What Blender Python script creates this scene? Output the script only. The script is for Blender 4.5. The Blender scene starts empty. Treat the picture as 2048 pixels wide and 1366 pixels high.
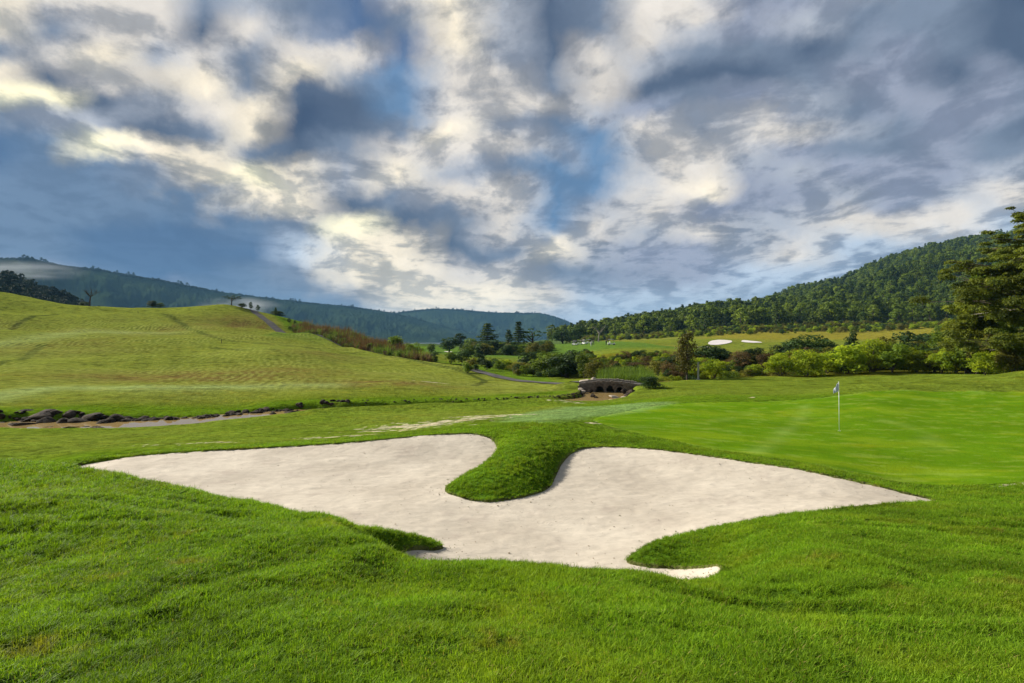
import bpy, math, random
import numpy as np

# ------------------------------------------------------------------ camera, sky, sun, exposure
scene = bpy.context.scene
COL = scene.collection
H = 3.8            # camera height above the cup on the green
F = 1137.8         # focal length in photograph pixels (20 mm lens)
HZ = 678.0         # photograph row of the horizon
SUN_AZ = math.radians(-60)   # left of the viewing direction
SUN_EL = math.radians(31)
SUN_STRENGTH = 5.0
SUN_ANGLE = math.radians(5)
EXPOSURE = 1.0
SKY_GAIN = 0.56    # cloud radiance relative to the tones listed below
NISHITA_STRENGTH = 0.05
HAZE_DENSITY = 0.000066

cam_data = bpy.data.cameras.new("camera")
cam_data.sensor_width = 36.0
cam_data.lens = 20.0
cam_data.shift_y = -(683.0 - HZ) / 2048.0
cam_data.clip_start = 0.05
cam_data.clip_end = 20000.0
cam = bpy.data.objects.new("camera", cam_data)
cam.location = (0, 0, H)
cam.rotation_euler = (math.radians(90), 0, 0)
COL.objects.link(cam)
scene.camera = cam
scene.render.engine = 'CYCLES'
scene.render.resolution_x = 1024
scene.render.resolution_y = 683
scene.cycles.use_denoising = True
scene.cycles.max_bounces = 6
scene.cycles.diffuse_bounces = 3
scene.cycles.transmission_bounces = 4
scene.cycles.volume_bounces = 0
scene.cycles.transparent_max_bounces = 6
scene.cycles.caustics_reflective = False
scene.cycles.caustics_refractive = False
scene.cycles.sample_clamp_indirect = 4.0
vs = scene.view_settings
vs.view_transform = 'Standard'
vs.look = 'None'
vs.exposure = EXPOSURE
vs.gamma = 1.0
vs.use_curve_mapping = False

def lin(c):
    out = []
    for v in c:
        v = v / 255.0
        out.append(v / 12.92 if v <= 0.04045 else ((v + 0.055) / 1.055) ** 2.4)
    return out

class NT:
    """small helper around a node tree"""
    def __init__(self, tree):
        self.t = tree
        self.n = tree.nodes
        self.l = tree.links
    def node(self, typ, **kw):
        n = self.n.new(typ)
        for k, v in kw.items():
            setattr(n, k, v)
        return n
    def put(self, sock, v):
        if v is None:
            return
        if isinstance(v, bpy.types.NodeSocket):
            self.l.new(v, sock)
        else:
            sock.default_value = v
    def math(self, op, a, b=None, c=None, clamp=False):
        n = self.n.new('ShaderNodeMath'); n.operation = op; n.use_clamp = clamp
        for i, v in enumerate((a, b, c)):
            self.put(n.inputs[i], v)
        return n.outputs[0]
    def vmath(self, op, a, b=None, out=0):
        n = self.n.new('ShaderNodeVectorMath'); n.operation = op
        self.put(n.inputs[0], a)
        if b is not None:
            if op == 'SCALE':
                self.put(n.inputs[3], b)
            else:
                self.put(n.inputs[1], b)
        return n.outputs[out]
    def noise(self, vec, scale, detail=3.0, rough=0.55, dist=0.0, color=False):
        n = self.n.new('ShaderNodeTexNoise')
        self.put(n.inputs['Vector'], vec)
        n.inputs['Scale'].default_value = scale
        n.inputs['Detail'].default_value = detail
        n.inputs['Roughness'].default_value = rough
        n.inputs['Distortion'].default_value = dist
        return n.outputs['Color' if color else 'Fac']
    def mix(self, fac, a, b, blend='MIX'):
        n = self.n.new('ShaderNodeMix'); n.data_type = 'RGBA'; n.blend_type = blend
        self.put(n.inputs[0], fac)
        for s, v in ((n.inputs[6], a), (n.inputs[7], b)):
            if not isinstance(v, bpy.types.NodeSocket) and v is not None and len(v) == 3:
                v = (*v, 1.0)
            self.put(s, v)
        return n.outputs[2]
    def mix_f(self, fac, a, b):
        n = self.n.new('ShaderNodeMix'); n.data_type = 'FLOAT'
        self.put(n.inputs[0], fac); self.put(n.inputs[2], a); self.put(n.inputs[3], b)
        return n.outputs[0]
    def ramp(self, fac, stops, interp='LINEAR'):
        n = self.n.new('ShaderNodeValToRGB')
        cr = n.color_ramp
        cr.interpolation = interp
        while len(cr.elements) > 1:
            cr.elements.remove(cr.elements[-1])
        cr.elements[0].position = stops[0][0]
        c = stops[0][1]
        cr.elements[0].color = (*c, 1.0) if len(c) == 3 else c
        for p, c in stops[1:]:
            e = cr.elements.new(p)
            e.color = (*c, 1.0) if len(c) == 3 else c
        self.put(n.inputs[0], fac)
        return n
    def maprange(self, v, a, b, c=0.0, d=1.0, smooth=False):
        n = self.n.new('ShaderNodeMapRange')
        n.interpolation_type = 'SMOOTHSTEP' if smooth else 'LINEAR'
        self.put(n.inputs[0], v)
        for i, x in enumerate((a, b, c, d)):
            n.inputs[i + 1].default_value = x
        return n.outputs[0]
    def sep(self, v):
        n = self.n.new('ShaderNodeSeparateXYZ'); self.put(n.inputs[0], v)
        return n.outputs
    def comb(self, x, y, z):
        n = self.n.new('ShaderNodeCombineXYZ')
        for s, v in zip(n.inputs, (x, y, z)):
            self.put(s, v)
        return n.outputs[0]

# --- the world: a clear Nishita sky seen through a broken layer of morning cloud
world = bpy.data.worlds.new("World")
scene.world = world
world.use_nodes = True
w = NT(world.node_tree)
for n in list(w.n):
    w.n.remove(n)
sky_clear = w.node('ShaderNodeTexSky', sky_type='NISHITA', sun_disc=False)
sky_clear.sun_elevation = SUN_EL
sky_clear.sun_rotation = SUN_AZ
sky_clear.altitude = 1400.0
sky_clear.air_density = 1.0
sky_clear.dust_density = 1.0
dirv = w.node('ShaderNodeTexCoord').outputs['Generated']
dx, dy, dz = w.sep(dirv)[:]
hor = w.math('SQRT', w.math('ADD', w.math('MULTIPLY', dx, dx), w.math('MULTIPLY', dy, dy)))
fwd = w.math('MAXIMUM', dy, w.math('ADD', w.math('MULTIPLY', hor, 0.3), 0.02))
su = w.math('DIVIDE', dx, fwd)
sv = w.math('DIVIDE', w.math('MAXIMUM', dz, 0.0), fwd)
# cloud-deck coordinates: streets of cloud run away from the viewer
deck = w.math('ADD', w.math('MAXIMUM', dz, 0.0), 0.30)
px_ = w.math('DIVIDE', dx, deck)
py_ = w.math('DIVIDE', dy, deck)
street = w.comb(w.math('ADD', w.math('MULTIPLY', px_, 1.0), w.math('MULTIPLY', py_, 0.10)), w.math('MULTIPLY', py_, 0.62), 0.0)
warp1 = w.vmath('SUBTRACT', w.noise(dirv, 5.5, 8.0, 0.62, color=True), (0.5, 0.5, 0.5))
warp2 = w.vmath('SUBTRACT', w.noise(street, 3.6, 5.0, 0.55, color=True), (0.5, 0.5, 0.5))
wv = w.vmath('ADD', w.vmath('SCALE', warp1, 0.13), w.vmath('SCALE', warp2, 0.11))
wx, wy, wz = w.sep(wv)[:]
su2 = w.math('ADD', su, wx)
sv2 = w.math('ADD', sv, w.math('MULTIPLY', wy, w.maprange(sv, 0.0, 0.25, 0.25, 1.0)))
CLOUD = {  # display tones of the cloud layer and how much of the clear sky it hides
    'Y': ((255, 246, 208), 1.0), 'W': ((238, 226, 203), 1.0), 'w': ((208, 202, 194), 1.0), 'c': ((200, 194, 184), 1.0),
    'g': ((164, 170, 180), 1.0), 'l': ((146, 154, 172), 1.0), 'm': ((118, 132, 152), 1.0), 'd': ((82, 98, 122), 1.0),
    'k': ((60, 78, 106), 1.0), 'b': ((100, 134, 170), .92), 'B': ((80, 106, 144), .94), 's': ((104, 127, 155), 1.0),
    'S': ((82, 110, 145), 1.0), 'h': ((172, 186, 202), 1.0)}
#          0   2   4   6   8  10  12  14  16  18  20      (hundreds of pixels)
ROWS = ["WwwwmgmBwWgdmwwllgmmdk",   # 0
        "WmwwdwgBmWgdmwglgmmmdd",   # 50
        "mwWgwmwwBWgdwgmmdmlmdd",   # 100
        "WdwcWmWmbwwmwdddmlldlm",   # 150
        "YYdgwWddbwwwglmlgmlllm",   # 200
        "mggdmWkdmWgmbwgwwgmlmd",   # 250
        "SsYWWmdmwwwgbwwglmmlmm",   # 300
        "sssmWYWgWgmbbwWlglllgg",   # 350
        "sssssWWdmwwbgwlllglgww",   # 400
        "ssSSSsmYdmwbwgwggwwwhh",   # 450
        "ssSSSShWWdmWgllgwhhhhh",   # 500
        "llsSSsmWWwwmmllhhhhhhh",   # 550
        "llllsssmWWWwhhhhshhhhh",   # 600
        "hllllsshwwwhhhhhhhhhhh"]   # 650
ufac = w.math('DIVIDE', w.math('ADD', w.math('MULTIPLY', su2, F), 1024.0), 2100.0, clamp=True)
pyv = w.math('SUBTRACT', HZ, w.math('MULTIPLY', sv2, F))
col = cov = None
for i in range(len(ROWS) - 1, -1, -1):
    stops = []
    for j, ch in enumerate(ROWS[i]):
        rgb, a = CLOUD[ch]
        stops.append((j / 21.0, (*lin(rgb), a)))
    r = w.ramp(ufac, stops, 'EASE' if False else 'LINEAR')
    if col is None:
        col, cov = r.outputs[0], r.outputs[1]
    else:
        f = w.maprange(pyv, (i + 1) * 50.0, i * 50.0, 0.0, 1.0, smooth=True)
        col = w.mix(f, col, r.outputs[0])
        m = w.n.new('ShaderNodeMix'); m.data_type = 'FLOAT'
        w.put(m.inputs[0], f); w.put(m.inputs[2], cov); w.put(m.inputs[3], r.outputs[1])
        cov = m.outputs[0]
# beyond the frame (overhead and behind) the layer evens out to the mean of the deck
far = w.maprange(w.math('MAXIMUM', w.math('MULTIPLY', sv, 0.9), w.math('ABSOLUTE', w.math('MULTIPLY', su, 0.62))), 0.72, 1.25, 0.0, 0.75, smooth=True)
behind = w.maprange(dy, 0.35, -0.1, 0.0, 0.75, smooth=True)
col = w.mix(w.math('MAXIMUM', far, behind), col, tuple(lin((150, 158, 172))))
# billows: soft grey undersides, side-lit relief towards the sun and fine wisps
deck2 = w.math('ADD', w.math('MAXIMUM', dz, 0.0), 0.15)
qx, qy = w.math('DIVIDE', dx, deck2), w.math('DIVIDE', dy, deck2)
bill = w.comb(w.math('ADD', qx, w.math('MULTIPLY', qy, 0.12)), w.math('MULTIPLY', qy, 0.8), 0.0)
sun_off = (math.sin(SUN_AZ) * 0.07, math.cos(SUN_AZ) * 0.07, 0.0)
n1 = w.noise(bill, 2.6, 8.0, 0.60, 0.35)
n2 = w.noise(w.vmath('ADD', bill, sun_off), 2.6, 3.0, 0.55, 0.35)
relief = w.math('SUBTRACT', n1, n2)
fine = w.math('SUBTRACT', w.noise(w.vmath('ADD', dirv, wv), 10.0, 7.0, 0.62, 0.2), 0.5)
lum = w.math('MULTIPLY', w.vmath('DOT_PRODUCT', col, (0.3, 0.5, 0.2), out=1), 1.0)
amp = w.math('MULTIPLY', w.maprange(lum, 0.14, 0.42, 0.15, 1.0), w.maprange(sv, 0.0, 0.12, 0.35, 1.0))
sh = w.maprange(w.math('ADD', n1, w.math('ADD', w.math('MULTIPLY', relief, 0.9), w.math('MULTIPLY', fine, 0.50))), 0.35, 0.60, 0.0, 1.0, smooth=True)
shaded = w.mix(w.math('MULTIPLY', w.math('SUBTRACT', 1.0, sh), w.math('MULTIPLY', amp, 0.80)), w.vmath('SCALE', col, w.math('ADD', 1.0, w.math('MULTIPLY', amp, 0.10))), w.vmath('MULTIPLY', col, (0.42, 0.48, 0.58)))
cloud_col = w.vmath('SCALE', shaded, w.math('ADD', 1.0, w.math('MULTIPLY', w.math('MULTIPLY', fine, amp), 0.8)))
cov2 = cov
bg_sky = w.node('ShaderNodeBackground')
w.put(bg_sky.inputs[0], sky_clear.outputs[0]); bg_sky.inputs[1].default_value = NISHITA_STRENGTH
bg_cloud = w.node('ShaderNodeBackground')
w.put(bg_cloud.inputs[0], cloud_col); bg_cloud.inputs[1].default_value = SKY_GAIN
ms = w.node('ShaderNodeMixShader')
w.put(ms.inputs[0], cov2); w.put(ms.inputs[1], bg_sky.outputs[0]); w.put(ms.inputs[2], bg_cloud.outputs[0])
wo = w.node('ShaderNodeOutputWorld')
w.put(wo.inputs[0], ms.outputs[0])
world.cycles.sampling_method = 'MANUAL'
world.cycles.sample_map_resolution = 512

sun_data = bpy.data.lights.new("sun", 'SUN')
sun_data.energy = SUN_STRENGTH
sun_data.angle = SUN_ANGLE
sun_data.color = (1.0, 0.93, 0.82)
sun = bpy.data.objects.new("sun", sun_data)
sd_ = (math.sin(SUN_AZ) * math.cos(SUN_EL), math.cos(SUN_AZ) * math.cos(SUN_EL), math.sin(SUN_EL))
from mathutils import Vector
sun.rotation_euler = Vector(sd_).to_track_quat('Z', 'Y').to_euler()
sun.location = (-40, 40, 60)
COL.objects.link(sun)

# ------------------------------------------------------------------ object helpers
rng = np.random.default_rng(7)
random.seed(7)

def new_mesh(name, verts, faces, mats=(), smooth=False, attrs=None):
    """verts (n,3); faces either an (m,k) array or a list of index tuples"""
    me = bpy.data.meshes.new(name)
    verts = np.asarray(verts, dtype=np.float32)
    if isinstance(faces, np.ndarray):
        k = faces.shape[1]
        me.vertices.add(len(verts)); me.vertices.foreach_set('co', verts.ravel())
        me.loops.add(faces.size); me.loops.foreach_set('vertex_index', faces.astype(np.int32).ravel())
        me.polygons.add(len(faces))
        me.polygons.foreach_set('loop_start', np.arange(0, faces.size, k, dtype=np.int32))
        me.update(calc_edges=True)
    else:
        me.from_pydata([tuple(v) for v in verts], [], [tuple(f) for f in faces])
        me.update()
    if smooth and len(me.polygons):
        me.polygons.foreach_set('use_smooth', np.ones(len(me.polygons), dtype=bool))
    for m in mats:
        me.materials.append(m)
    for an, (typ, dat) in (attrs or {}).items():
        a = me.attributes.new(an, typ, 'POINT')
        a.data.foreach_set('color' if typ == 'FLOAT_COLOR' else ('vector' if typ == 'FLOAT_VECTOR' else 'value'), np.asarray(dat).ravel())
    return me

def obj(name, mesh, parent=None, loc=(0, 0, 0), rot=(0, 0, 0), scale=(1, 1, 1)):
    o = bpy.data.objects.new(name, mesh)
    COL.objects.link(o)
    o.location = loc; o.rotation_euler = rot; o.scale = scale
    if parent is not None:
        o.parent = parent
    return o

def tag(o, label=None, cat=None, group=None, kind=None):
    if label: o['label'] = label
    if cat: o['category'] = cat
    if group: o['group'] = group
    if kind: o['kind'] = kind
    return o

class Geo:
    """collects pieces of one mesh"""
    def __init__(self):
        self.v = []; self.f = []
    def add(self, v, f):
        b = len(self.v)
        self.v.extend([tuple(p) for p in v])
        self.f.extend([tuple(i + b for i in q) for q in f])
    def box(self, c, s, rz=0.0):
        x, y, z = s[0] / 2, s[1] / 2, s[2] / 2
        cs, sn = math.cos(rz), math.sin(rz)
        vs_ = []
        for dx_, dy_, dz_ in ((-x, -y, -z), (x, -y, -z), (x, y, -z), (-x, y, -z), (-x, -y, z), (x, -y, z), (x, y, z), (-x, y, z)):
            vs_.append((c[0] + dx_ * cs - dy_ * sn, c[1] + dx_ * sn + dy_ * cs, c[2] + dz_))
        self.add(vs_, [(0, 3, 2, 1), (4, 5, 6, 7), (0, 1, 5, 4), (1, 2, 6, 5), (2, 3, 7, 6), (3, 0, 4, 7)])
    def tube(self, pts, rad, sides=6, cap=True):
        pts = [np.array(p, float) for p in pts]
        rings = []
        for i, p in enumerate(pts):
            d = pts[min(i + 1, len(pts) - 1)] - pts[max(i - 1, 0)]
            d = d / (np.linalg.norm(d) + 1e-9)
            a = np.cross(d, (0, 0, 1.0)) if abs(d[2]) < 0.9 else np.cross(d, (1.0, 0, 0))
            a /= np.linalg.norm(a); b_ = np.cross(d, a)
            rings.append([p + rad[i] * (math.cos(t) * a + math.sin(t) * b_) for t in np.linspace(0, 2 * math.pi, sides, endpoint=False)])
        v = [q for r in rings for q in r]
        f = []
        for i in range(len(pts) - 1):
            for j in range(sides):
                k = (j + 1) % sides
                f.append((i * sides + j, i * sides + k, (i + 1) * sides + k, (i + 1) * sides + j))
        if cap:
            f.append(tuple(range(sides))[::-1]); f.append(tuple((len(pts) - 1) * sides + j for j in range(sides)))
        self.add(v, f)
    def mesh(self, name, mat, smooth=False):
        return new_mesh(name, self.v, self.f, [mat] if mat else [], smooth)

# value noise for shaping ground and stones
_tab = np.random.default_rng(11).random((256, 256))
def vnoise(x, y):
    xi = np.floor(x).astype(int); yi = np.floor(y).astype(int)
    fx = x - xi; fy = y - yi
    fx = fx * fx * (3 - 2 * fx); fy = fy * fy * (3 - 2 * fy)
    g = lambda a, b: _tab[a & 255, b & 255]
    return (g(xi, yi) * (1 - fx) + g(xi + 1, yi) * fx) * (1 - fy) + (g(xi, yi + 1) * (1 - fx) + g(xi + 1, yi + 1) * fx) * fy - 0.5
def fbm(x, y, oct=4, gain=0.5):
    s = 0; a = 1.0
    for o in range(oct):
        s = s + a * vnoise(x * 2 ** o + 17.3 * o, y * 2 ** o + 5.1 * o); a *= gain
    return s
def sstep(x, a, b):
    t = np.clip((x - a) / (b - a), 0, 1)
    return t * t * (3 - 2 * t)
def poly_sd(px, py, poly):
    """signed distance to a closed polygon, positive outside"""
    px = np.asarray(px, float); py = np.asarray(py, float)
    d2 = np.full(px.shape, 1e18); inside = np.zeros(px.shape, bool)
    n = len(poly)
    for i in range(n):
        ax, ay = poly[i]; bx, by = poly[(i + 1) % n]
        ex, ey = bx - ax, by - ay
        t = np.clip(((px - ax) * ex + (py - ay) * ey) / (ex * ex + ey * ey + 1e-12), 0, 1)
        d2 = np.minimum(d2, (px - ax - t * ex) ** 2 + (py - ay - t * ey) ** 2)
        if ay != by:
            cr = ((ay > py) != (by > py)) & (px < (bx - ax) * (py - ay) / (by - ay) + ax)
            inside ^= cr
    d = np.sqrt(d2)
    return np.where(inside, -d, d)
def line_d(px, py, pts):
    d2 = np.full(np.shape(px), 1e18)
    for (ax, ay), (bx, by) in zip(pts[:-1], pts[1:]):
        ex, ey = bx - ax, by - ay
        t = np.clip(((px - ax) * ex + (py - ay) * ey) / (ex * ex + ey * ey + 1e-12), 0, 1)
        d2 = np.minimum(d2, (px - ax - t * ex) ** 2 + (py - ay - t * ey) ** 2)
    return np.sqrt(d2)
def smooth_poly(pts, n=4, closed=True):
    """Catmull-Rom through the points"""
    out = []
    m = len(pts)
    for i in range(m if closed else m - 1):
        if closed:
            p0, p1, p2, p3 = (np.array(pts[(i + k) % m], float) for k in (-1, 0, 1, 2))
        else:
            p0, p1, p2, p3 = (np.array(pts[min(max(i + k, 0), m - 1)], float) for k in (-1, 0, 1, 2))
        for t in np.linspace(0, 1, n, endpoint=False):
            out.append(tuple(0.5 * (2 * p1 + (p2 - p0) * t + (2 * p0 - 5 * p1 + 4 * p2 - p3) * t * t + (3 * p1 - p0 - 3 * p2 + p3) * t ** 3)))
    if not closed:
        out.append(tuple(pts[-1]))
    return out

# ------------------------------------------------------------------ the lie of the land
def XY(px, Y):
    return ((px - 1024.0) / F * Y, Y)
# surveyed spot heights: bearing (photo column), then (row, distance) pairs; 'z' gives the height itself
SPOTS = {
 0: [(1366, 2.8), (1150, 4.9), (1000, 7.5), (940, 10), (925, 11.2), ('z', 13.5, .6), ('z', 16, -.2), (905, 20.5), (880, 25), (862, 29),
     (812, 37.5), (790, 42), (760, 52), (720, 72), (680, 100), (640, 125), (602, 150), (585, 165), ('z', 200, 10), ('z', 260, 8), (566, 450), ('z', 700, 40), ('z', 1200, 0), ('z', 3000, -14)],
 150: [(1366, 2.8), (1150, 4.8), (1010, 7.2), (950, 9.8), (935, 10.7), ('z', 12.3, .5), ('z', 14.5, .2), (918, 17.2), (905, 20), (880, 24.5), (862, 29.5),
     (812, 38), (790, 42.5), (760, 53), (720, 74), (680, 104), (640, 135), (610, 160), ('z', 200, 9), ('z', 260, 7), (618, 450), ('z', 700, 20)],
 300: [(1366, 2.8), (1150, 4.7), (1030, 6.6), (980, 8.6), (965, 9.6), ('z', 11, .3), ('z', 14, .1), (910, 17.8), (890, 21), (870, 26), (856, 30.5),
     (808, 40), (785, 44), (760, 54), (720, 77), (680, 110), (640, 146), (620, 166), ('z', 210, 7), (660, 450), ('z', 1200, -8)],
 450: [(1366, 2.8), (1180, 4.4), (1050, 6.4), (1010, 8.0), (1000, 8.8), ('z', 10, .3), ('z', 14, .05), (900, 18.3), (880, 22), (860, 27), (842, 32.5),
     (812, 41.5), (790, 45), (760, 55), (720, 79), (680, 112), (640, 148), (614, 170), ('z', 210, 8), (660, 480)],
 600: [(1366, 2.8), (1200, 4.2), (1090, 5.8), (1045, 7.2), (1030, 8.1), ('z', 9.3, .25), ('z', 13, 0), (893, 18.7), (875, 22.5), (850, 28.5), (828, 35),
     (800, 42.5), (790, 45), (760, 56), (720, 81), (690, 112), (660, 148), (645, 170), ('z', 215, 5), ('z', 480, 2), ('z', 1200, -9), ('z', 3000, -14)],
 700: [(1366, 2.8), (1220, 4.0), (1110, 5.5), (1070, 6.6), (1039, 8.2), ('z', 9.2, .6), ('z', 9.8, .2), ('z', 13, 0), (886, 19), (868, 23), (845, 29), (825, 35.5),
     (797, 43.5), (785, 47), (760, 57), (730, 84), (700, 118), (690, 128), (670, 142), ('z', 180, 3), ('z', 260, -.5)],
 800: [(1366, 2.8), (1230, 3.9), (1165, 5.0), (1122, 6.2), ('z', 7.4, .2), (1058, 9.4), ('z', 10.2, .25), ('z', 13, 0), (879, 19.2), (862, 23.5), (840, 29.5), (821, 37),
     (795, 45), (780, 48.5), (760, 57), (740, 80), (715, 110), (700, 125), ('z', 160, 0), ('z', 260, -1), ('z', 700, -5)],
 660: [(1034, 8.2)],
 750: [(1096, 6.6), (1047, 8.9)],
 840: [(1068, 9.75)],
 870: [(1078, 10.0), (1133, 6.0), ('z', 7.2, .15)],
 950: [(1366, 2.8), (1240, 3.8), (1165, 4.8), (1134, 5.9), ('z', 7.2, .12), ('z', 10, 0), ('z', 13.3, .05), ('z', 14.7, .38), ('z', 16.2, .2), (868, 19.7), (850, 23.5), (838, 27), (826, 32), (814, 38.5),
     (796, 46.5), (780, 52), (770, 60), (745, 82), (730, 105), (712, 150), (702, 230), ('z', 400, -2), ('z', 800, -6), ('z', 1300, -11), ('z', 3000, -14)],
 1024: [(1366, 2.8), (1140, 5.9), ('z', 7.2, .15), ('z', 10, 0), ('z', 13.5, .08), ('z', 14.6, .42), ('z', 16.5, .6), ('z', 19, .65), ('z', 22, .55), ('z', 24.5, .25), (835, 27), (825, 31), (812, 38.5), (804, 42.5)],
 1100: [(1366, 2.8), (1240, 3.8), (1147, 5.9), ('z', 7.2, .12), ('z', 10, 0), ('z', 14.6, .1), ('z', 15.8, .35), ('z', 18, .55), ('z', 21, .6), ('z', 23.5, .5), (832, 27), (822, 31), (812, 36), (802, 43),
     (788, 50), (775, 56), (757, 75), (740, 105), (712, 150), (700, 220), (692, 260), ('z', 400, 0), ('z', 800, -5), ('z', 1300, -11), ('z', 3000, -14)],
 1200: [(1366, 2.8), (1240, 3.8), (1178, 4.8), (1153, 5.9), ('z', 7.2, .1), ('z', 10, .05), ('z', 14, .0), (896, 18.6), (868, 21), (845, 24), (830, 28), (815, 34), (805, 42),
     (790, 48), (771, 58), (760, 66), (752, 74), (708, 108), (700, 140), (690, 200), (683, 260), (678, 400), (668, 650), ('z', 900, 3), ('z', 1500, -8)],
 1300: [(1366, 2.8), (1240, 3.8), (1184, 4.8), (1160, 5.8), ('z', 7.0, .1), ('z', 9.4, .36), ('z', 14, 0), (898, 18.1), (880, 20), (850, 24), (825, 29), (808, 33.5), (798, 40), (790, 45),
     (776, 50), (766, 58), (758, 66), (706, 106), (690, 180), (680, 280), (672, 360), (658, 500), (650, 650), ('z', 900, 15)],
 1434: [(1366, 2.8), (1230, 4.0), (1178, 5.3), (1158, 6.3), ('z', 7.3, .36), (1100, 9.2), (1060, 10.2), ('z', 14, .02), (914, 16.8), (898, 19), (880, 21), (850, 25), (825, 29.5), (800, 35), (788, 40), (775, 48),
     (765, 56), (757, 64), (706, 110), (692, 188), (682, 202), (676, 245), (664, 330), (645, 420), (632, 500), (626, 600), ('z', 760, 28), ('z', 1200, 0)],
 1600: [(1366, 2.8), (1250, 3.9), (1180, 5.0), (1110, 6.7), (1060, 8.5), (1035, 10), (1029, 10.8), ('z', 11.5, .25), (939, 15.2), (925, 17), (900, 20), (870, 23.5), (840, 28), (815, 31.5), (797, 35), (785, 39.5), (775, 47),
     (765, 55), (755, 62), (725, 95), (700, 150), (685, 190), (668, 265), (655, 350), (640, 420), (620, 490), ('z', 600, 36), (585, 780), ('z', 1000, 50)],
 1750: [(1366, 2.8), (1250, 3.9), (1150, 5.6), (1080, 7.7), (1040, 9.8), (1018, 12), (973, 14.0), (955, 16), (920, 19), (880, 23), (857, 25.5), (830, 28.5), (805, 32), (782, 36), (767, 39.5), ('z', 45, -.3),
     (762, 56), (750, 62), (715, 105), (690, 165), (668, 260), (650, 330), (615, 430), (582, 510), (572, 560), ('z', 660, 58), (538, 850), ('z', 1100, 90)],
 1867: [(1366, 2.8), (1240, 4.1), (1140, 6.0), (1070, 8.5), (1020, 11.2), (1004, 13), (985, 14.5), (950, 17), (900, 21), (850, 26.5), (810, 32), (780, 37), (762, 41), ('z', 48, -.1),
     (755, 57), (745, 64), (700, 140), (680, 200), (660, 250), (648, 310), (600, 420), (548, 520), (526, 580), ('z', 680, 84), (499, 870), ('z', 1100, 120), ('z', 2200, 20)],
 2048: [(1366, 2.8), (1240, 4.1), (1130, 6.3), (1060, 9), (1010, 12), (975, 14.5), (940, 17.5), (880, 23), (830, 29), (790, 35), (762, 39), (742, 43), ('z', 51, .5),
     (750, 58), (740, 66), (700, 130), (680, 200), (655, 280), (600, 400), (538, 500), (508, 580), ('z', 680, 98), (470, 880), ('z', 1150, 140), ('z', 2200, 20)],
}
_cols = [0, 150, 300, 450, 600, 700]
for _a, _b in zip(_cols[:-1], _cols[1:]):          # the left bank swells evenly between the surveyed lines
    for _f in (0.25, 0.5, 0.75):
        _l = []
        for _e, _g in zip(SPOTS[_a][:6], SPOTS[_b][:6]):
            _l.append(('z', _e[1] + (_g[1] - _e[1]) * _f, _e[2] + (_g[2] - _e[2]) * _f) if _e[0] == 'z' else (_e[0] + (_g[0] - _e[0]) * _f - (3 if _e[0] < 1100 else 0), _e[1] + (_g[1] - _e[1]) * _f))
        SPOTS[_a + (_b - _a) * _f] = _l
SPOTS[-500] = SPOTS[0]; SPOTS[-1800] = SPOTS[0]; SPOTS[2600] = SPOTS[2048]; SPOTS[4200] = SPOTS[2048]
cx, cl, cq = [], [], []
for pxc, lst in SPOTS.items():
    for e in lst:
        if e[0] == 'z':
            Y, Z = e[1], e[2]
        else:
            Y = e[1]; Z = H - (e[0] - HZ) / F * Y
        X = (pxc - 1024.0) / F * Y
        # outside the frame keep the same range (not depth) so that the land simply goes on
        if pxc < 0: th = math.atan((pxc - 1024) / F); r = math.hypot((0 - 1024) / F * Y, Y)
        elif pxc > 2048: th = math.atan((pxc - 1024) / F); r = math.hypot((1024) / F * Y, Y)
        else: th = math.atan2(X, Y); r = math.hypot(X, Y)
        cx.append(th * 2.0); cl.append(math.log(r)); cq.append((H - Z) / r)
for th in np.radians([-70, -40, -20, 0, 20, 40, 70]):
    for r, z in ((0.7, 2.22), (1.5, 2.2)):
        cx.append(th * 2.0); cl.append(math.log(r)); cq.append((H - z) / r)
    if abs(th) < 0.8:
        cx.append(th * 2.0); cl.append(math.log(6000)); cq.append((H + 14) / 6000)
cx = np.array(cx); cl = np.array(cl); cq = np.array(cq)
def tps_fit(x, y, v, lam):
    n = len(x)
    d2 = (x[:, None] - x[None]) ** 2 + (y[:, None] - y[None]) ** 2
    K = 0.5 * d2 * np.log(d2 + 1e-12) + lam * np.eye(n)
    Pm = np.stack([np.ones(n), x, y], 1)
    A = np.block([[K, Pm], [Pm.T, np.zeros((3, 3))]])
    s = np.linalg.solve(A, np.concatenate([v, np.zeros(3)]))
    return s[:n], s[n:]
def tps_eval(x, y, cxx, cyy, wgt, aff):
    out = np.empty(x.size)
    xf, yf = x.ravel(), y.ravel()
    for i in range(0, x.size, 8000):
        d2 = (xf[i:i + 8000, None] - cxx) ** 2 + (yf[i:i + 8000, None] - cyy) ** 2
        out[i:i + 8000] = (0.5 * d2 * np.log(d2 + 1e-12)) @ wgt + aff[0] + aff[1] * xf[i:i + 8000] + aff[2] * yf[i:i + 8000]
    return out.reshape(x.shape)
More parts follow.
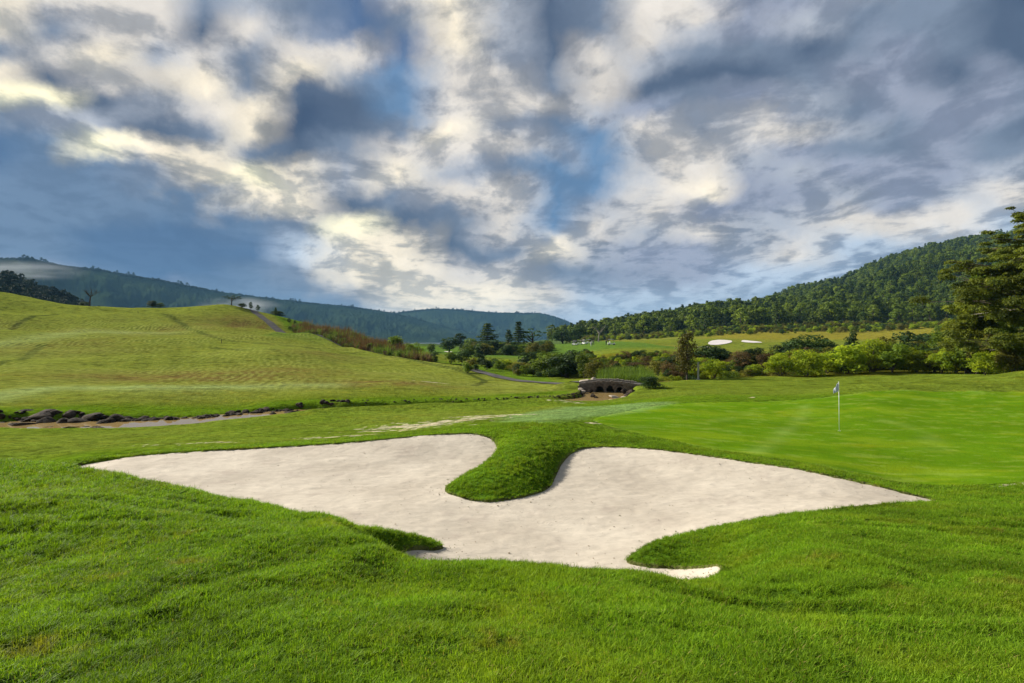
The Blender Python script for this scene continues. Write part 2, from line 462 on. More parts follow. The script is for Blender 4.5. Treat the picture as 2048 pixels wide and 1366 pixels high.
# interpolate slope*range so the near ground and the far hills are treated alike
wq, aq = tps_fit(cx, cl, cq, 1e-4)
TG = np.radians(np.linspace(-86, 86, 345)); LG = np.linspace(math.log(0.7), math.log(6200), 420)
GQ = tps_eval(*np.meshgrid(TG * 2.0, LG, indexing='ij'), cx, cl, wq, aq)
def cr_interp(G, u, v):
    """Catmull-Rom lookup in a regular grid"""
    u = np.clip(u, 0, G.shape[0] - 1.001); v = np.clip(v, 0, G.shape[1] - 1.001)
    i = np.floor(u).astype(int); j = np.floor(v).astype(int); fu = u - i; fv = v - j
    def wts(t):
        return (-.5 * t + t * t - .5 * t ** 3, 1 - 2.5 * t * t + 1.5 * t ** 3, .5 * t + 2 * t * t - 1.5 * t ** 3, -.5 * t * t + .5 * t ** 3)
    wu, wv_ = wts(fu), wts(fv)
    s = 0
    for a in range(4):
        ii = np.clip(i + a - 1, 0, G.shape[0] - 1)
        for b in range(4):
            jj = np.clip(j + b - 1, 0, G.shape[1] - 1)
            s = s + wu[a] * wv_[b] * G[ii, jj]
    return s
def base_height(X, Y):
    th = np.arctan2(X, Y); r = np.maximum(np.hypot(X, Y), 0.7)
    q = cr_interp(GQ, (np.clip(th, TG[0], TG[-1]) - TG[0]) / (TG[1] - TG[0]), (np.log(r) - LG[0]) / (LG[1] - LG[0]))
    z = H - q * r
    back = 2.2 - 1.8 * sstep(r, 4, 30)
    return z + (back - z) * sstep(np.abs(th), math.radians(66), math.radians(84))

# the bunker outline on the ground (photo column, row, distance)
B_EDGE = [(60, 950, 13.2), (150, 945, 12.4), (300, 970, 11.0), (450, 1010, 10.0), (600, 1045, 9.5), (720, 1062, 9.8), (820, 1085, 10.2), (868, 1090, 10.4), (886, 1095, 10.15), (866, 1101, 9.75), (810, 1104, 9.2),
          (776, 1110, 8.5), (800, 1130, 7.9), (900, 1150, 7.5), (1000, 1165, 7.3), (1100, 1170, 7.2), (1200, 1175, 7.2), (1300, 1175, 7.2), (1400, 1165, 7.6), (1442, 1140, 8.1), (1405, 1137, 8.5), (1340, 1138, 8.9), (1280, 1133, 9.1),
          (1254, 1122, 9.45), (1290, 1102, 9.95), (1400, 1066, 10.6), (1500, 1046, 11.0), (1600, 1030, 11.4), (1700, 1017, 12.0), (1800, 1008, 12.6), (1868, 1003, 13.1),
          (1800, 985, 13.6), (1700, 961, 14.4), (1600, 941, 15.2), (1500, 926, 16.0), (1400, 911, 17.0), (1300, 899, 18.0), (1220, 895, 18.5), (1160, 900, 18.2), (1130, 920, 17.2), (1112, 950, 15.8), (1098, 976, 14.6),
          (1060, 992, 13.8), (1000, 1003, 13.3), (950, 1003, 13.3), (902, 990, 13.7), (890, 980, 14.2), (905, 966, 14.8), (950, 940, 16.2), (985, 915, 17.6), (993, 893, 18.6), (975, 875, 19.3), (930, 868, 19.6),
          (850, 872, 19.4), (750, 882, 19.0), (600, 893, 18.6), (400, 903, 18.0), (250, 916, 17.4), (150, 933, 16.6), (60, 945, 15.0)]
B_POLY = smooth_poly([XY(p, Y) for p, _, Y in B_EDGE], 4)
sx = [XY(p, Y)[0] for p, _, Y in B_EDGE]; sy = [Y for _, _, Y in B_EDGE]
sz = [H - (r - HZ) / F * Y for _, r, Y in B_EDGE]
for k in range(len(sz)):           # hidden front edges sit on the floor of the bunker
    p, r, Y = B_EDGE[k]
    if 780 < p < 1420 and Y < 8: sz[k] = 0.16
    if p <= 800 and Y < 13.5 and not (760 < p < 900 and Y > 8.5): sz[k] = 0.22
for p, Y, z in ((300, 14, .1), (450, 14, .03), (600, 13.5, 0), (750, 13, 0), (800, 16, .05), (850, 11.5, -.02), (1000, 10.5, -.02), (1000, 9, .03), (1150, 10, 0), (1150, 12.5, -.04), (1250, 13, -.03), (1300, 11, .02), (1400, 13.5, .02), (1200, 15.5, 0.0), (1300, 16, .06), (1550, 13.3, .08), (1700, 13, .16), (900, 17.5, .12)):
    sx.append(XY(p, Y)[0]); sy.append(Y); sz.append(z)
sx = np.array(sx); sy = np.array(sy); sz = np.array(sz)
ws, as_ = tps_fit(sx / 10, sy / 10, sz, 2e-4)
def sand_height(X, Y):
    return tps_eval(np.asarray(X, float) / 10, np.asarray(Y, float) / 10, sx / 10, sy / 10, ws, as_)

CREEK = smooth_poly([(-75, 27), (-45, 30.5), XY(0, 33.0), XY(220, 33.2), XY(400, 34.6), XY(500, 36.8), XY(640, 39.2), XY(900, 42.5), XY(1100, 45.2), XY(1190, 47.4), XY(1214, 51.0), XY(1217, 55.5), XY(1240, 61.0), (20, 66), (34, 68)], 5, closed=False)
WATER_Z = -1.25
BR0 = XY(1215, 55.6)
DECK_Z = -0.62
APPR = ([XY(1165, 58.3), (BR0[0] - 3.3, BR0[1] + 0.6)], [(BR0[0] + 3.3, BR0[1] - 0.25), XY(1285, 56.2)])
LEVEE = [XY(640, 35.6), XY(900, 39.4), XY(1100, 42.2)]
CUT = [XY(600, 136), XY(650, 128.5), XY(760, 109.5), XY(868, 92.5), XY(925, 84)]
CREEK_IN = [p for p in CREEK]
def height(X, Y, rough=True):
    X = np.asarray(X, float); Y = np.asarray(Y, float)
    shp = X.shape
    X = X.ravel(); Y = Y.ravel()
    z = base_height(X, Y)
    r = np.hypot(X, Y)
    calm = np.ones(X.shape)
    nb_m = (np.abs(X) < 17) & (Y > 4.5) & (Y < 22)
    if nb_m.any():
        calm[nb_m] = 0.12 + 0.88 * sstep(poly_sd(X[nb_m], Y[nb_m], B_POLY), 0.9, 2.6)
    if rough:
        z = z + 0.03 * fbm(X * 0.9, Y * 0.9, 3) * calm * sstep(r, 1.0, 4) * (1 - sstep(r, 16, 26)) \
              + 0.10 * fbm(X * 0.33 + 9, Y * 0.33, 3) * sstep(r, 20, 40) * (1 - 0.7 * ((r < 45) & (X > 3))) \
              + 2.3 * fbm(X * 0.032, Y * 0.055, 3) * sstep(r, 46, 90) * (0.25 + 0.75 * (1 - sstep(X, -42, -14))) + 5.0 * fbm(X * 0.012, Y * 0.012 + 3, 4) * sstep(r, 260, 500)
    if rough:
        nr = sstep(r, 2.2, 4) * (1 - sstep(r, 13, 18)) * calm
        warp = 1.4 * fbm(X * 0.35 + 3, Y * 0.35, 3)
        z = z + nr * (0.034 * np.sin((Y * 1.0 - X * 0.25 + warp * 3) * 4.2) * np.clip(0.6 + 1.6 * fbm(X * 0.4, Y * 0.4 + 7, 2), 0, 1) + 0.10 * fbm(X * 0.5 + 11, Y * 0.7, 3))
    # the path runs in a shallow cutting on the near side
    m = (Y > 70) & (Y < 150) & (X > -70) & (X < 2)
    if m.any() and rough:
        d = line_d(X[m], Y[m], CUT)
        z[m] = z[m] + 0.55 * np.exp(-(d / 1.6) ** 2)
    m = (Y > 30) & (Y < 50) & (X > -16) & (X < 6)
    if m.any() and rough:
        d = line_d(X[m], Y[m], LEVEE)
        z[m] = z[m] + 0.26 * np.exp(-(d / 1.5) ** 2)
    # approaches of the bridge
    m = (np.abs(X - BR0[0]) < 9) & (np.abs(Y - BR0[1]) < 6)
    if m.any():
        for seg in APPR:
            d = line_d(X[m], Y[m], seg)
            t = 1 - sstep(d, 1.3, 2.6)
            z[m] = np.maximum(z[m], z[m] * (1 - t) + (DECK_Z - 0.02) * t)
    # creek bed
    m = (Y > 20) & (Y < 75) & (X < 45) & (X > -85)
    if m.any():
        d = line_d(X[m], Y[m], CREEK)
        wob = 0.5 * fbm(X[m] * 0.5, Y[m] * 0.5, 2)
        wid = 1.9 - 0.85 * sstep(X[m], -16.5, -12) + 0.75 * sstep(X[m], 5, 7.5) - 0.35 * sstep(X[m], -26, -30)
        t = sstep(d + wob, wid - 0.4, wid + 1.0)
        zz = z[m]
        z[m] = np.minimum(zz, -2.0 * (1 - t) + zz * t)
    # bunker: turf lip around it, bed below the sand inside it
    m = (np.abs(X) < 17) & (Y > 5.5) & (Y < 22)
    if m.any():
        sd = poly_sd(X[m], Y[m], B_POLY)
        zz = z[m]
        near = sd < 3.0
        S = sand_height(X[m][near], Y[m][near])
        s = sd[near]; zn = zz[near]
        k = 1 - np.exp(-(np.maximum(s, 0) / 0.24) ** 1.1)
        lip = S + 0.05 + (zn - S - 0.05) * k
        inside = S - 0.22
        t = sstep(s, -0.05, 0.0)
        zz[near] = inside * (1 - t) + lip * t
        z[m] = zz
    return z.reshape(shp)
def hz(x, y):
    return float(height(np.array([x]), np.array([y]))[0])
def gp(px, py, lo=3.0, hi=1500.0):
    """where the line of sight through a photo point first meets the ground"""
    Y = np.exp(np.linspace(math.log(lo), math.log(hi), 700))
    X = (px - 1024.0) / F * Y
    z = height(X, Y, rough=False)
    los = H - (py - HZ) / F * Y
    k = np.argmax(z >= los)
    if not (z >= los).any():
        k = int(np.argmin(los - z))
    return (X[k], Y[k])

# ------------------------------------------------------------------ materials
def material(name):
    m = bpy.data.materials.new(name)
    m.use_nodes = True
    t = NT(m.node_tree)
    for n in list(t.n):
        t.n.remove(n)
    out = t.node('ShaderNodeOutputMaterial')
    return m, t, out
def principled(t, out, color, rough=0.8, spec=0.3, normal=None):
    b = t.node('ShaderNodeBsdfPrincipled')
    t.put(b.inputs['Base Color'], (*color, 1.0) if isinstance(color, tuple) and len(color) == 3 else color)
    t.put(b.inputs['Roughness'], rough)
    t.put(b.inputs['Specular IOR Level'], spec)
    if normal is not None:
        t.put(b.inputs['Normal'], normal)
    t.put(out.inputs[0], b.outputs[0])
    return b
def bump(t, height_, strength, dist, prev=None):
    b = t.node('ShaderNodeBump')
    b.inputs['Strength'].default_value = strength
    b.inputs['Distance'].default_value = dist
    t.put(b.inputs['Height'], height_)
    if prev is not None:
        t.put(b.inputs['Normal'], prev)
    return b.outputs[0]
def plain(name, color, rough=0.7, spec=0.3, var=0.25, scale=6.0, bmp=0.0):
    m, t, out = material(name)
    co = t.node('ShaderNodeTexCoord').outputs['Object']
    n = t.noise(co, scale, 4.0, 0.6)
    c = t.vmath('SCALE', tuple(color), t.maprange(n, 0.25, 0.75, 1 - var, 1 + var))
    nrm = bump(t, n, bmp, 0.05) if bmp else None
    principled(t, out, c, rough, spec, nrm)
    return m

# turf: tint is painted where grass is mown, yellowed, dewy, bare or shaded; noise gives mottling and hollow shade
def turf_mottle(t, pos):
    big = t.noise(pos, 0.33, 4.0, 0.6)
    mid = t.noise(pos, 1.7, 4.0, 0.62)
    return big, mid
M_GROUND, t, out = material("turf")
pos = t.node('ShaderNodeNewGeometry').outputs['Position']
tint = t.node('ShaderNodeAttribute', attribute_name='tint').outputs['Color']
zone = t.node('ShaderNodeAttribute', attribute_name='zone').outputs['Vector']   # x rows of sprigs, y smooth mown, z relief
zx, zy, zz_ = t.sep(zone)[:]
big, mid = turf_mottle(t, pos)
fine = t.noise(pos, 11.0, 5.0, 0.7)
vfine = t.noise(pos, 60.0, 3.0, 0.7)
k = t.math('ADD', t.maprange(big, 0.3, 0.7, 0.86, 1.14), t.math('MULTIPLY', t.math('SUBTRACT', mid, 0.5), t.math('MULTIPLY', t.math('SUBTRACT', 1.3, zy), 0.75)))
k = t.math('MULTIPLY', k, t.math('ADD', 1.0, t.math('MULTIPLY', t.math('SUBTRACT', fine, 0.5), t.math('MULTIPLY', t.math('SUBTRACT', 1.35, zy), 0.8))))
k = t.math('MULTIPLY', k, t.math('ADD', 1.0, t.math('MULTIPLY', t.math('SUBTRACT', vfine, 0.5), 0.5)))
c = t.vmath('SCALE', tint, k)
c = t.mix(t.math('MULTIPLY', t.maprange(t.noise(pos, 0.8, 4.0, 0.65), 0.52, 0.72), 0.30), c, t.vmath('MULTIPLY', c, (1.75, 1.12, 0.8)))
dst = t.vmath('LENGTH', pos, out=1)
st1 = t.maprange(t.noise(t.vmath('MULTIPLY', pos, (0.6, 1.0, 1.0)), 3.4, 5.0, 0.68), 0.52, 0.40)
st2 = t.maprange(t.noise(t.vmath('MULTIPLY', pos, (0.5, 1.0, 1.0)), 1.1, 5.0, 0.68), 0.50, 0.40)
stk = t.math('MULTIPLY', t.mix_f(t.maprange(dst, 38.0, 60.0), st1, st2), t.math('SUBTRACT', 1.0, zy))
c = t.mix(t.math('MULTIPLY', stk, 0.62), t.vmath('SCALE', c, 1.08), t.vmath('SCALE', c, 0.30))  # dark strokes paint in the shade of small hollows that bump cannot cast
# planted rows of sprigs on the far bank
ps = t.sep(pos)
rowx = t.math('ADD', t.math('MULTIPLY', ps[0], 0.93), t.math('MULTIPLY', ps[1], 0.30))
rowv = t.comb(t.math('ADD', rowx, t.math('MULTIPLY', t.noise(pos, 0.16, 5.0, 0.6), 4.0)), 0.0, 0.0)
wave = t.node('ShaderNodeTexWave', wave_type='BANDS', bands_direction='X', wave_profile='SIN')
t.put(wave.inputs['Vector'], rowv); wave.inputs['Scale'].default_value = 0.36; wave.inputs['Distortion'].default_value = 0.0
rows = t.math('MULTIPLY', t.mix_f(t.maprange(t.noise(pos, 0.05, 3.0, 0.6), 0.42, 0.56), 0.55, t.maprange(wave.outputs['Fac'], 0.25, 0.75)), t.maprange(t.noise(pos, 1.3, 4.0, 0.65), 0.35, 0.62, 0.0, 1.1))
brown_soil = t.mix(t.maprange(t.noise(pos, 0.055, 4.0, 0.6), 0.44, 0.62), (0.098, 0.135, 0.022), (0.120, 0.090, 0.028))
sprig = t.mix(rows, t.mix(0.4, t.vmath('SCALE', c, 0.85), brown_soil), (0.235, 0.270, 0.060))
c = t.mix(t.math('MULTIPLY', zx, t.maprange(t.noise(pos, 0.075, 4.0, 0.6), 0.40, 0.60, 0.15, 0.85)), c, t.vmath('SCALE', sprig, t.maprange(mid, 0.3, 0.7, 0.8, 1.2)))
nb = bump(t, fine, 0.65, 0.07)
nb = bump(t, t.math('MULTIPLY', t.noise(pos, 3.2, 4.0, 0.6), zz_), 0.8, 0.35, nb)
nb = bump(t, vfine, 0.35, 0.02, nb)
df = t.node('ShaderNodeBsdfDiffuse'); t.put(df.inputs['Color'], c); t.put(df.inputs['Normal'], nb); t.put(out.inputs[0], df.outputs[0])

M_SAND, t, out = material("bunker_sand")
pos = t.node('ShaderNodeNewGeometry').outputs['Position']
rk = t.comb(t.math('MULTIPLY', t.sep(pos)[0], 0.55), t.sep(pos)[1], 0.0)
a = t.noise(pos, 0.5, 4.0, 0.55); b_ = t.noise(rk, 5.0, 5.0, 0.62, 0.6); cfine = t.noise(pos, 85.0, 3.0, 0.7)
c = t.mix(t.maprange(a, 0.35, 0.65), (0.360, 0.318, 0.258), (0.455, 0.408, 0.335))
c = t.vmath('SCALE', c, t.math('ADD', t.maprange(b_, 0.3, 0.7, 0.88, 1.08), t.math('MULTIPLY', t.math('SUBTRACT', cfine, 0.5), 0.22)))
dis = t.math('MULTIPLY', t.maprange(t.noise(pos, 1.1, 5.0, 0.62), 0.56, 0.70), 0.40)
c = t.mix(dis, c, (0.27, 0.225, 0.19))
speck = t.math('LESS_THAN', t.noise(pos, 26.0, 2.0, 0.5), 0.262)
c = t.mix(t.math('MULTIPLY', speck, 0.75), c, (0.10, 0.08, 0.06))
nb = bump(t, t.noise(pos, 2.2, 3.0, 0.5), 0.22, 0.10)
nb = bump(t, b_, 0.42, 0.04, nb)
rkw = t.node('ShaderNodeTexWave', wave_type='BANDS', bands_direction='Y', wave_profile='SIN')
t.put(rkw.inputs['Vector'], t.vmath('ADD', pos, t.vmath('SCALE', t.noise(pos, 0.45, 3.0, 0.5, color=True), 3.0))); rkw.inputs['Scale'].default_value = 5.2; rkw.inputs['Distortion'].default_value = 1.2; rkw.inputs['Detail'].default_value = 2.0
nb = bump(t, t.math('MULTIPLY', rkw.outputs['Fac'], t.maprange(t.noise(pos, 0.7, 3.0, 0.5), 0.42, 0.58)), 0.12, 0.015, nb)
nb = bump(t, cfine, 0.35, 0.012, nb)
principled(t, out, c, 0.9, 0.15, nb)

M_SANDFAR = plain("far_sand", (0.50, 0.47, 0.45), 0.9, 0.1, 0.12, 0.4)
M_PATH = plain("path_concrete", (0.085, 0.082, 0.08), 1.0, 0.0, 0.35, 0.8, 0.3)
def water_mat(name, deep, rough, bscale, bstr):
    m, t, out = material(name)
    pos = t.node('ShaderNodeNewGeometry').outputs['Position']
    n = t.noise(pos, bscale, 3.0, 0.5)
    d = t.mix(t.noise(pos, 0.35, 3.0, 0.6), tuple(deep), tuple(v * 1.35 for v in deep))
    b = principled(t, out, d, rough, 0.6, bump(t, n, bstr, 0.02))
    b.inputs['IOR'].default_value = 1.33
    return m
M_CREEK = water_mat("muddy_water", (0.24, 0.17, 0.07), 0.02, 2.5, 0.04)
M_LAKE = water_mat("lake_water", (0.10, 0.12, 0.12), 0.15, 0.2, 0.3)

def leaf_mat(name, dark, light, transl=0.35, scale=3.0, rough=0.55, spread=0.35):
    m, t, out = material(name)
    oi = t.node('ShaderNodeObjectInfo')
    co = t.node('ShaderNodeTexCoord').outputs['Object']
    n = t.noise(t.vmath('ADD', co, oi.outputs['Location']), scale, 3.0, 0.6)
    isl = t.node('ShaderNodeNewGeometry').outputs['Random Per Island']
    f = t.math('ADD', t.maprange(n, 0.3, 0.7), t.math('MULTIPLY', t.math('SUBTRACT', isl, 0.5), 0.55), clamp=True)
    c = t.mix(f, tuple(dark), tuple(light))
    c = t.vmath('SCALE', c, t.maprange(oi.outputs['Random'], 0, 1, 1 - spread, 1 + spread))
    b = t.node('ShaderNodeBsdfPrincipled')
    t.put(b.inputs['Base Color'], c); b.inputs['Roughness'].default_value = rough; b.inputs['Specular IOR Level'].default_value = 0.08
    tr = t.node('ShaderNodeBsdfTranslucent')
    t.put(tr.inputs[0], t.vmath('MULTIPLY', c, (1.3, 1.25, 0.7)))
    mx = t.node('ShaderNodeMixShader'); mx.inputs[0].default_value = transl
    t.put(mx.inputs[1], b.outputs[0]); t.put(mx.inputs[2], tr.outputs[0]); t.put(out.inputs[0], mx.outputs[0])
    return m
M_LEAF = {
    'lime': leaf_mat("leaf_lime", (0.11, 0.18, 0.010), (0.33, 0.40, 0.022), 0.5),
    'green': leaf_mat("leaf_green", (0.055, 0.10, 0.010), (0.14, 0.20, 0.020), 0.45),
    'dark': leaf_mat("leaf_dark", (0.022, 0.046, 0.014), (0.05, 0.09, 0.022), 0.3),
    'brown': leaf_mat("leaf_brown", (0.06, 0.042, 0.020), (0.14, 0.095, 0.035), 0.3),
    'olive': leaf_mat("leaf_olive", (0.07, 0.078, 0.012), (0.16, 0.155, 0.026), 0.4),
    'big': leaf_mat("leaf_big", (0.050, 0.075, 0.010), (0.15, 0.175, 0.020), 0.4, 0.6),
    'misty': leaf_mat("leaf_misty", (0.014, 0.028, 0.012), (0.034, 0.052, 0.020), 0.12, 0.35, 0.8, 0.2),
    'yellow': leaf_mat("leaf_yellow", (0.075, 0.105, 0.010), (0.21, 0.235, 0.020), 0.4, 0.8),
    'olive_dark': leaf_mat("leaf_olive_dark", (0.045, 0.046, 0.012), (0.10, 0.095, 0.022), 0.3),
    'pine': leaf_mat("leaf_pine", (0.028, 0.056, 0.012), (0.078, 0.120, 0.020), 0.22, 0.5),
    'forest': leaf_mat("leaf_forest", (0.042, 0.078, 0.010), (0.155, 0.205, 0.022), 0.35, 0.35),
}
M_BARK = plain("bark", (0.075, 0.06, 0.048), 0.9, 0.1, 0.35, 8.0, 0.4)
M_BARK_PALE = plain("pale_bark", (0.20, 0.18, 0.16), 0.9, 0.1, 0.3, 8.0, 0.3)
M_ROCK, t, out = material("dark_boulder")
co = t.node('ShaderNodeTexCoord').outputs['Object']; oi = t.node('ShaderNodeObjectInfo').outputs['Random']
n1_ = t.noise(co, 2.2, 6.0, 0.65); n2_ = t.noise(co, 14.0, 4.0, 0.6)
c = t.mix(t.maprange(n1_, 0.38, 0.68), (0.014, 0.011, 0.009), (0.075, 0.058, 0.042))
c = t.vmath('SCALE', c, t.math('MULTIPLY', t.maprange(oi, 0, 1, 0.6, 1.5), t.maprange(n2_, 0.3, 0.7, 0.75, 1.25)))
principled(t, out, c, 0.9, 0.05, bump(t, n2_, 0.8, 0.06, bump(t, n1_, 0.8, 0.2)))
M_STONE_PALE = plain("pale_stone", (0.27, 0.23, 0.18), 0.85, 0.2, 0.4, 3.0, 0.5)
M_STONE_WALL = plain("bridge_stone", (0.14, 0.115, 0.095), 0.9, 0.2, 0.5, 5.0, 0.6)
M_WHITE = plain("white_paint", (0.72, 0.72, 0.70), 0.45, 0.4, 0.06, 4.0)
M_CLOTH = plain("flag_cloth", (0.50, 0.52, 0.62), 0.8, 0.2, 0.08, 3.0)
M_CONCRETE = plain("concrete", (0.30, 0.30, 0.28), 0.9, 0.2, 0.25, 6.0, 0.3)
M_BLACK = plain("dark_rubber", (0.02, 0.02, 0.022), 0.7, 0.3, 0.2, 5.0)

# ------------------------------------------------------------------ the ground: one sheet from the viewer's feet to the horizon
def geo_steps(a, b, ratio):
    n = max(1, int(math.ceil(math.log(b / a) / math.log(ratio))))
    return list(np.exp(np.linspace(math.log(a), math.log(b), n, endpoint=False)))
R = geo_steps(0.7, 2.2, 1.06) + geo_steps(2.2, 6, 1.012) + geo_steps(6, 20.5, 1.0046) + geo_steps(20.5, 60, 1.008) + geo_steps(60, 1200, 1.0145) + geo_steps(1200, 5600, 1.06) + [5600.0]
R = np.array(R)
TH = np.concatenate([np.radians(np.arange(-180, -47, 2.0)), np.radians(np.arange(-47, 47.01, 0.145)), np.radians(np.arange(49, 180, 2.0))])
nR, nT = len(R), len(TH)
gr, gt = np.meshgrid(R, TH, indexing='ij')
GX = gr * np.sin(gt); GY = gr * np.cos(gt)
GZ = height(GX, GY)

# what grows where: tints are the colours of the turf plus some painted shade
def wp(lst):
    return [gp(*p) for p in lst]
x = GX.ravel(); y = GY.ravel(); r = np.hypot(x, y); th = np.arctan2(x, y)
N = x.size
tint = np.empty((N, 3)); tint[:] = (0.080, 0.140, 0.008)
rows_m = np.zeros(N); mown = np.zeros(N); relief_m = np.ones(N) * 0.6
def blend(mask, colr):
    tint[:] = tint * (1 - mask[:, None]) + np.array(colr) * mask[:, None]
def pmask(poly, soft, m=None):
    out_ = np.zeros(N)
    P = np.array(poly)
    sel = (x > P[:, 0].min() - soft * 3) & (x < P[:, 0].max() + soft * 3) & (y > P[:, 1].min() - soft * 3) & (y < P[:, 1].max() + soft * 3)
    if sel.any():
        wob = soft * 0.9 * fbm(x[sel] / (soft * 2.2), y[sel] / (soft * 2.2), 3)
        out_[sel] = 1 - sstep(poly_sd(x[sel], y[sel], poly) + wob, -soft, soft)
    return out_
n_a = fbm(x * 0.16, y * 0.16, 4); n_b = fbm(x * 0.6 + 40, y * 0.6, 4); n_c = fbm(x * 0.035, y * 0.035, 4)
# foreground rough
fgm = 1 - sstep(r, 15, 22)
blend(fgm, (0.060, 0.120, 0.008))
thatch_shade = 1 - sstep(r, 4.0, 7.0)
blend(sstep(n_b, 0.12, 0.42) * fgm * 0.45, (0.135, 0.165, 0.014))
# yellowish strip between the bunker and the creek
strip = pmask([XY(-300, 19), XY(0, 19.5), XY(600, 20), XY(900, 24), XY(1150, 26), XY(1150, 50), XY(640, 37), XY(0, 33), XY(-300, 33)], 1.5)
blend(strip * (0.55 + 0.5 * n_a), (0.125, 0.158, 0.022))
# the hillside across the creek
hill = pmask([(-140, 38), XY(0, 37), XY(300, 39.5), XY(600, 43), XY(900, 47), XY(1130, 53), XY(1180, 57), XY(1000, 78), XY(860, 98), XY(700, 122), XY(590, 142), XY(520, 185), XY(0, 240), (-260, 240)], 1.2)
blend(hill, (0.138, 0.168, 0.024))
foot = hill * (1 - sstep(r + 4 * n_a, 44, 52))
blend(foot * 0.8, (0.082, 0.115, 0.006))  # shade on the foot of the slope, painted into the turf colour
rows_m = hill * sstep(r + 5 * n_a, 50, 60) * (1 - sstep(r, 150, 185)) * (0.55 + 0.6 * sstep(n_c, -0.25, 0.25))
for cpx, cpy, rx_, ry_, am in ((380, 750, 15, 8, .75), (570, 735, 9, 7, .5), (760, 765, 8, 3.5, .7), (470, 650, 9, 16, .8), (330, 665, 6, 8, .6), (650, 718, 6, 7, .5), (130, 690, 10, 14, .4)):
    qx, qy = gp(cpx, cpy)
    mk = np.exp(-(((x - qx) / rx_) ** 2 + ((y - qy) / ry_) ** 2)) * hill * np.clip(0.8 + 0.9 * n_b, 0, 1.2)
    blend(np.clip(mk * am * 1.3, 0, 0.95), (0.115, 0.078, 0.026))
    rows_m = rows_m * (1 - 0.10 * mk)
# dew-pale bands on the hillside foot
for pl, wdt in (([(-40, 800), (120, 775), (300, 777), (520, 772), (640, 770)], 2.2), ([(0, 690), (160, 665), (330, 672)], 3.5)):
    ln = wp(pl); mk = np.exp(-(line_d(x, y, ln) / wdt) ** 2) * hill
    blend(mk * 0.5, (0.24, 0.32, 0.13))
# worn tracks and edges running over it
TRACKS = ([(265, 629), (330, 640), (360, 652), (400, 672), (450, 684), (560, 690), (640, 700)], [(600, 694), (700, 705), (800, 722), (880, 738), (930, 746), (962, 757), (968, 762), (945, 770)],
          [(-20, 668), (40, 650), (80, 636), (115, 626)], [(-20, 730), (40, 712), (85, 690)], [(420, 692), (470, 697), (560, 712)])
for tr in TRACKS:
    ln = smooth_poly(wp(tr), 4, closed=False)
    d = line_d(x, y, ln)
    blend(0.8 * (1 - sstep(d, 0.15 + 0.002 * r, 0.35 + 0.004 * r)), (0.035, 0.05, 0.012))
# right of the path the grass is ranker
rank = pmask([XY(520, 186), XY(600, 143), XY(700, 124), XY(860, 99), XY(1000, 79), XY(1180, 58.5), XY(1190, 75), XY(1000, 120), XY(850, 125), XY(700, 160), XY(600, 200)], 1.0)
blend(rank * 0.8, (0.085, 0.145, 0.012))
# putting green and the pale dewy apron
GREEN = smooth_poly([XY(p, Y) for p, Y in ((1190, 24.5), (1290, 21.3), (1400, 19.2), (1500, 17.9), (1600, 16.9), (1700, 16.0), (1850, 15.6), (2048, 15.3), (2300, 16), (2400, 26), (2200, 34), (2000, 36.3), (1850, 36.6), (1760, 36), (1640, 34.6), (1480, 34), (1380, 33.5), (1300, 31.5), (1220, 28))], 3)
gm = pmask(GREEN, 0.10)
collar = pmask([tuple(np.array(p) + (np.array(p) - np.array((8, 26))) * 0.07) for p in GREEN], 0.5)
blend(collar * 0.8 * (1 - gm), (0.060, 0.115, 0.008))
blend(gm, (0.072, 0.148, 0.005))
blend(gm * sstep(fbm(x * 0.25, y * 0.5, 3), 0.05, 0.45) * 0.7, (0.125, 0.190, 0.008))
mown = np.maximum(mown, gm)
for q_ in range(3):
    blend(gm * sstep(fbm(x * (0.5 + 0.4 * q_) + 31 * q_, y * (1.6 + q_), 4), 0.10, 0.5) * 0.5, ((0.14, 0.20, 0.01), (0.055, 0.125, 0.004), (0.15, 0.22, 0.03))[q_])
for pl, wdt, am in (([(1510, 905), (1560, 870), (1600, 835), (1608, 810)], .35, .45), ([(1880, 905), (1850, 870), (1800, 850), (1760, 840)], .45, .3), ([(1640, 797), (1700, 790), (1760, 782), (1900, 780), (1960, 784)], .25, .55), ([(1960, 960), (1880, 948), (1700, 940), (1600, 930)], .10, .4), ([(1230, 858), (1400, 850), (1500, 828)], .4, .25), ([(1200, 850), (1330, 880), (1480, 905)], .12, .3)):
    d = line_d(x, y, wp(pl))
    blend(am * np.exp(-(d / wdt) ** 2) * np.clip(0.6 + 1.6 * n_b, 0, 1), (0.17, 0.25, 0.05))
apron = pmask([gp(980, 838), gp(1130, 814), gp(1250, 808), gp(1340, 804), gp(1330, 812), gp(1200, 832), gp(1080, 845)], 0.8)
blend(apron * 0.75, (0.14, 0.225, 0.075))
mnd = pmask([XY(1560, 37.5), XY(1760, 37), XY(1900, 38), XY(2400, 36), XY(2400, 52), XY(1700, 46)], 0.7)
blend(mnd * (1 - gm) * 0.8, (0.080, 0.125, 0.006))
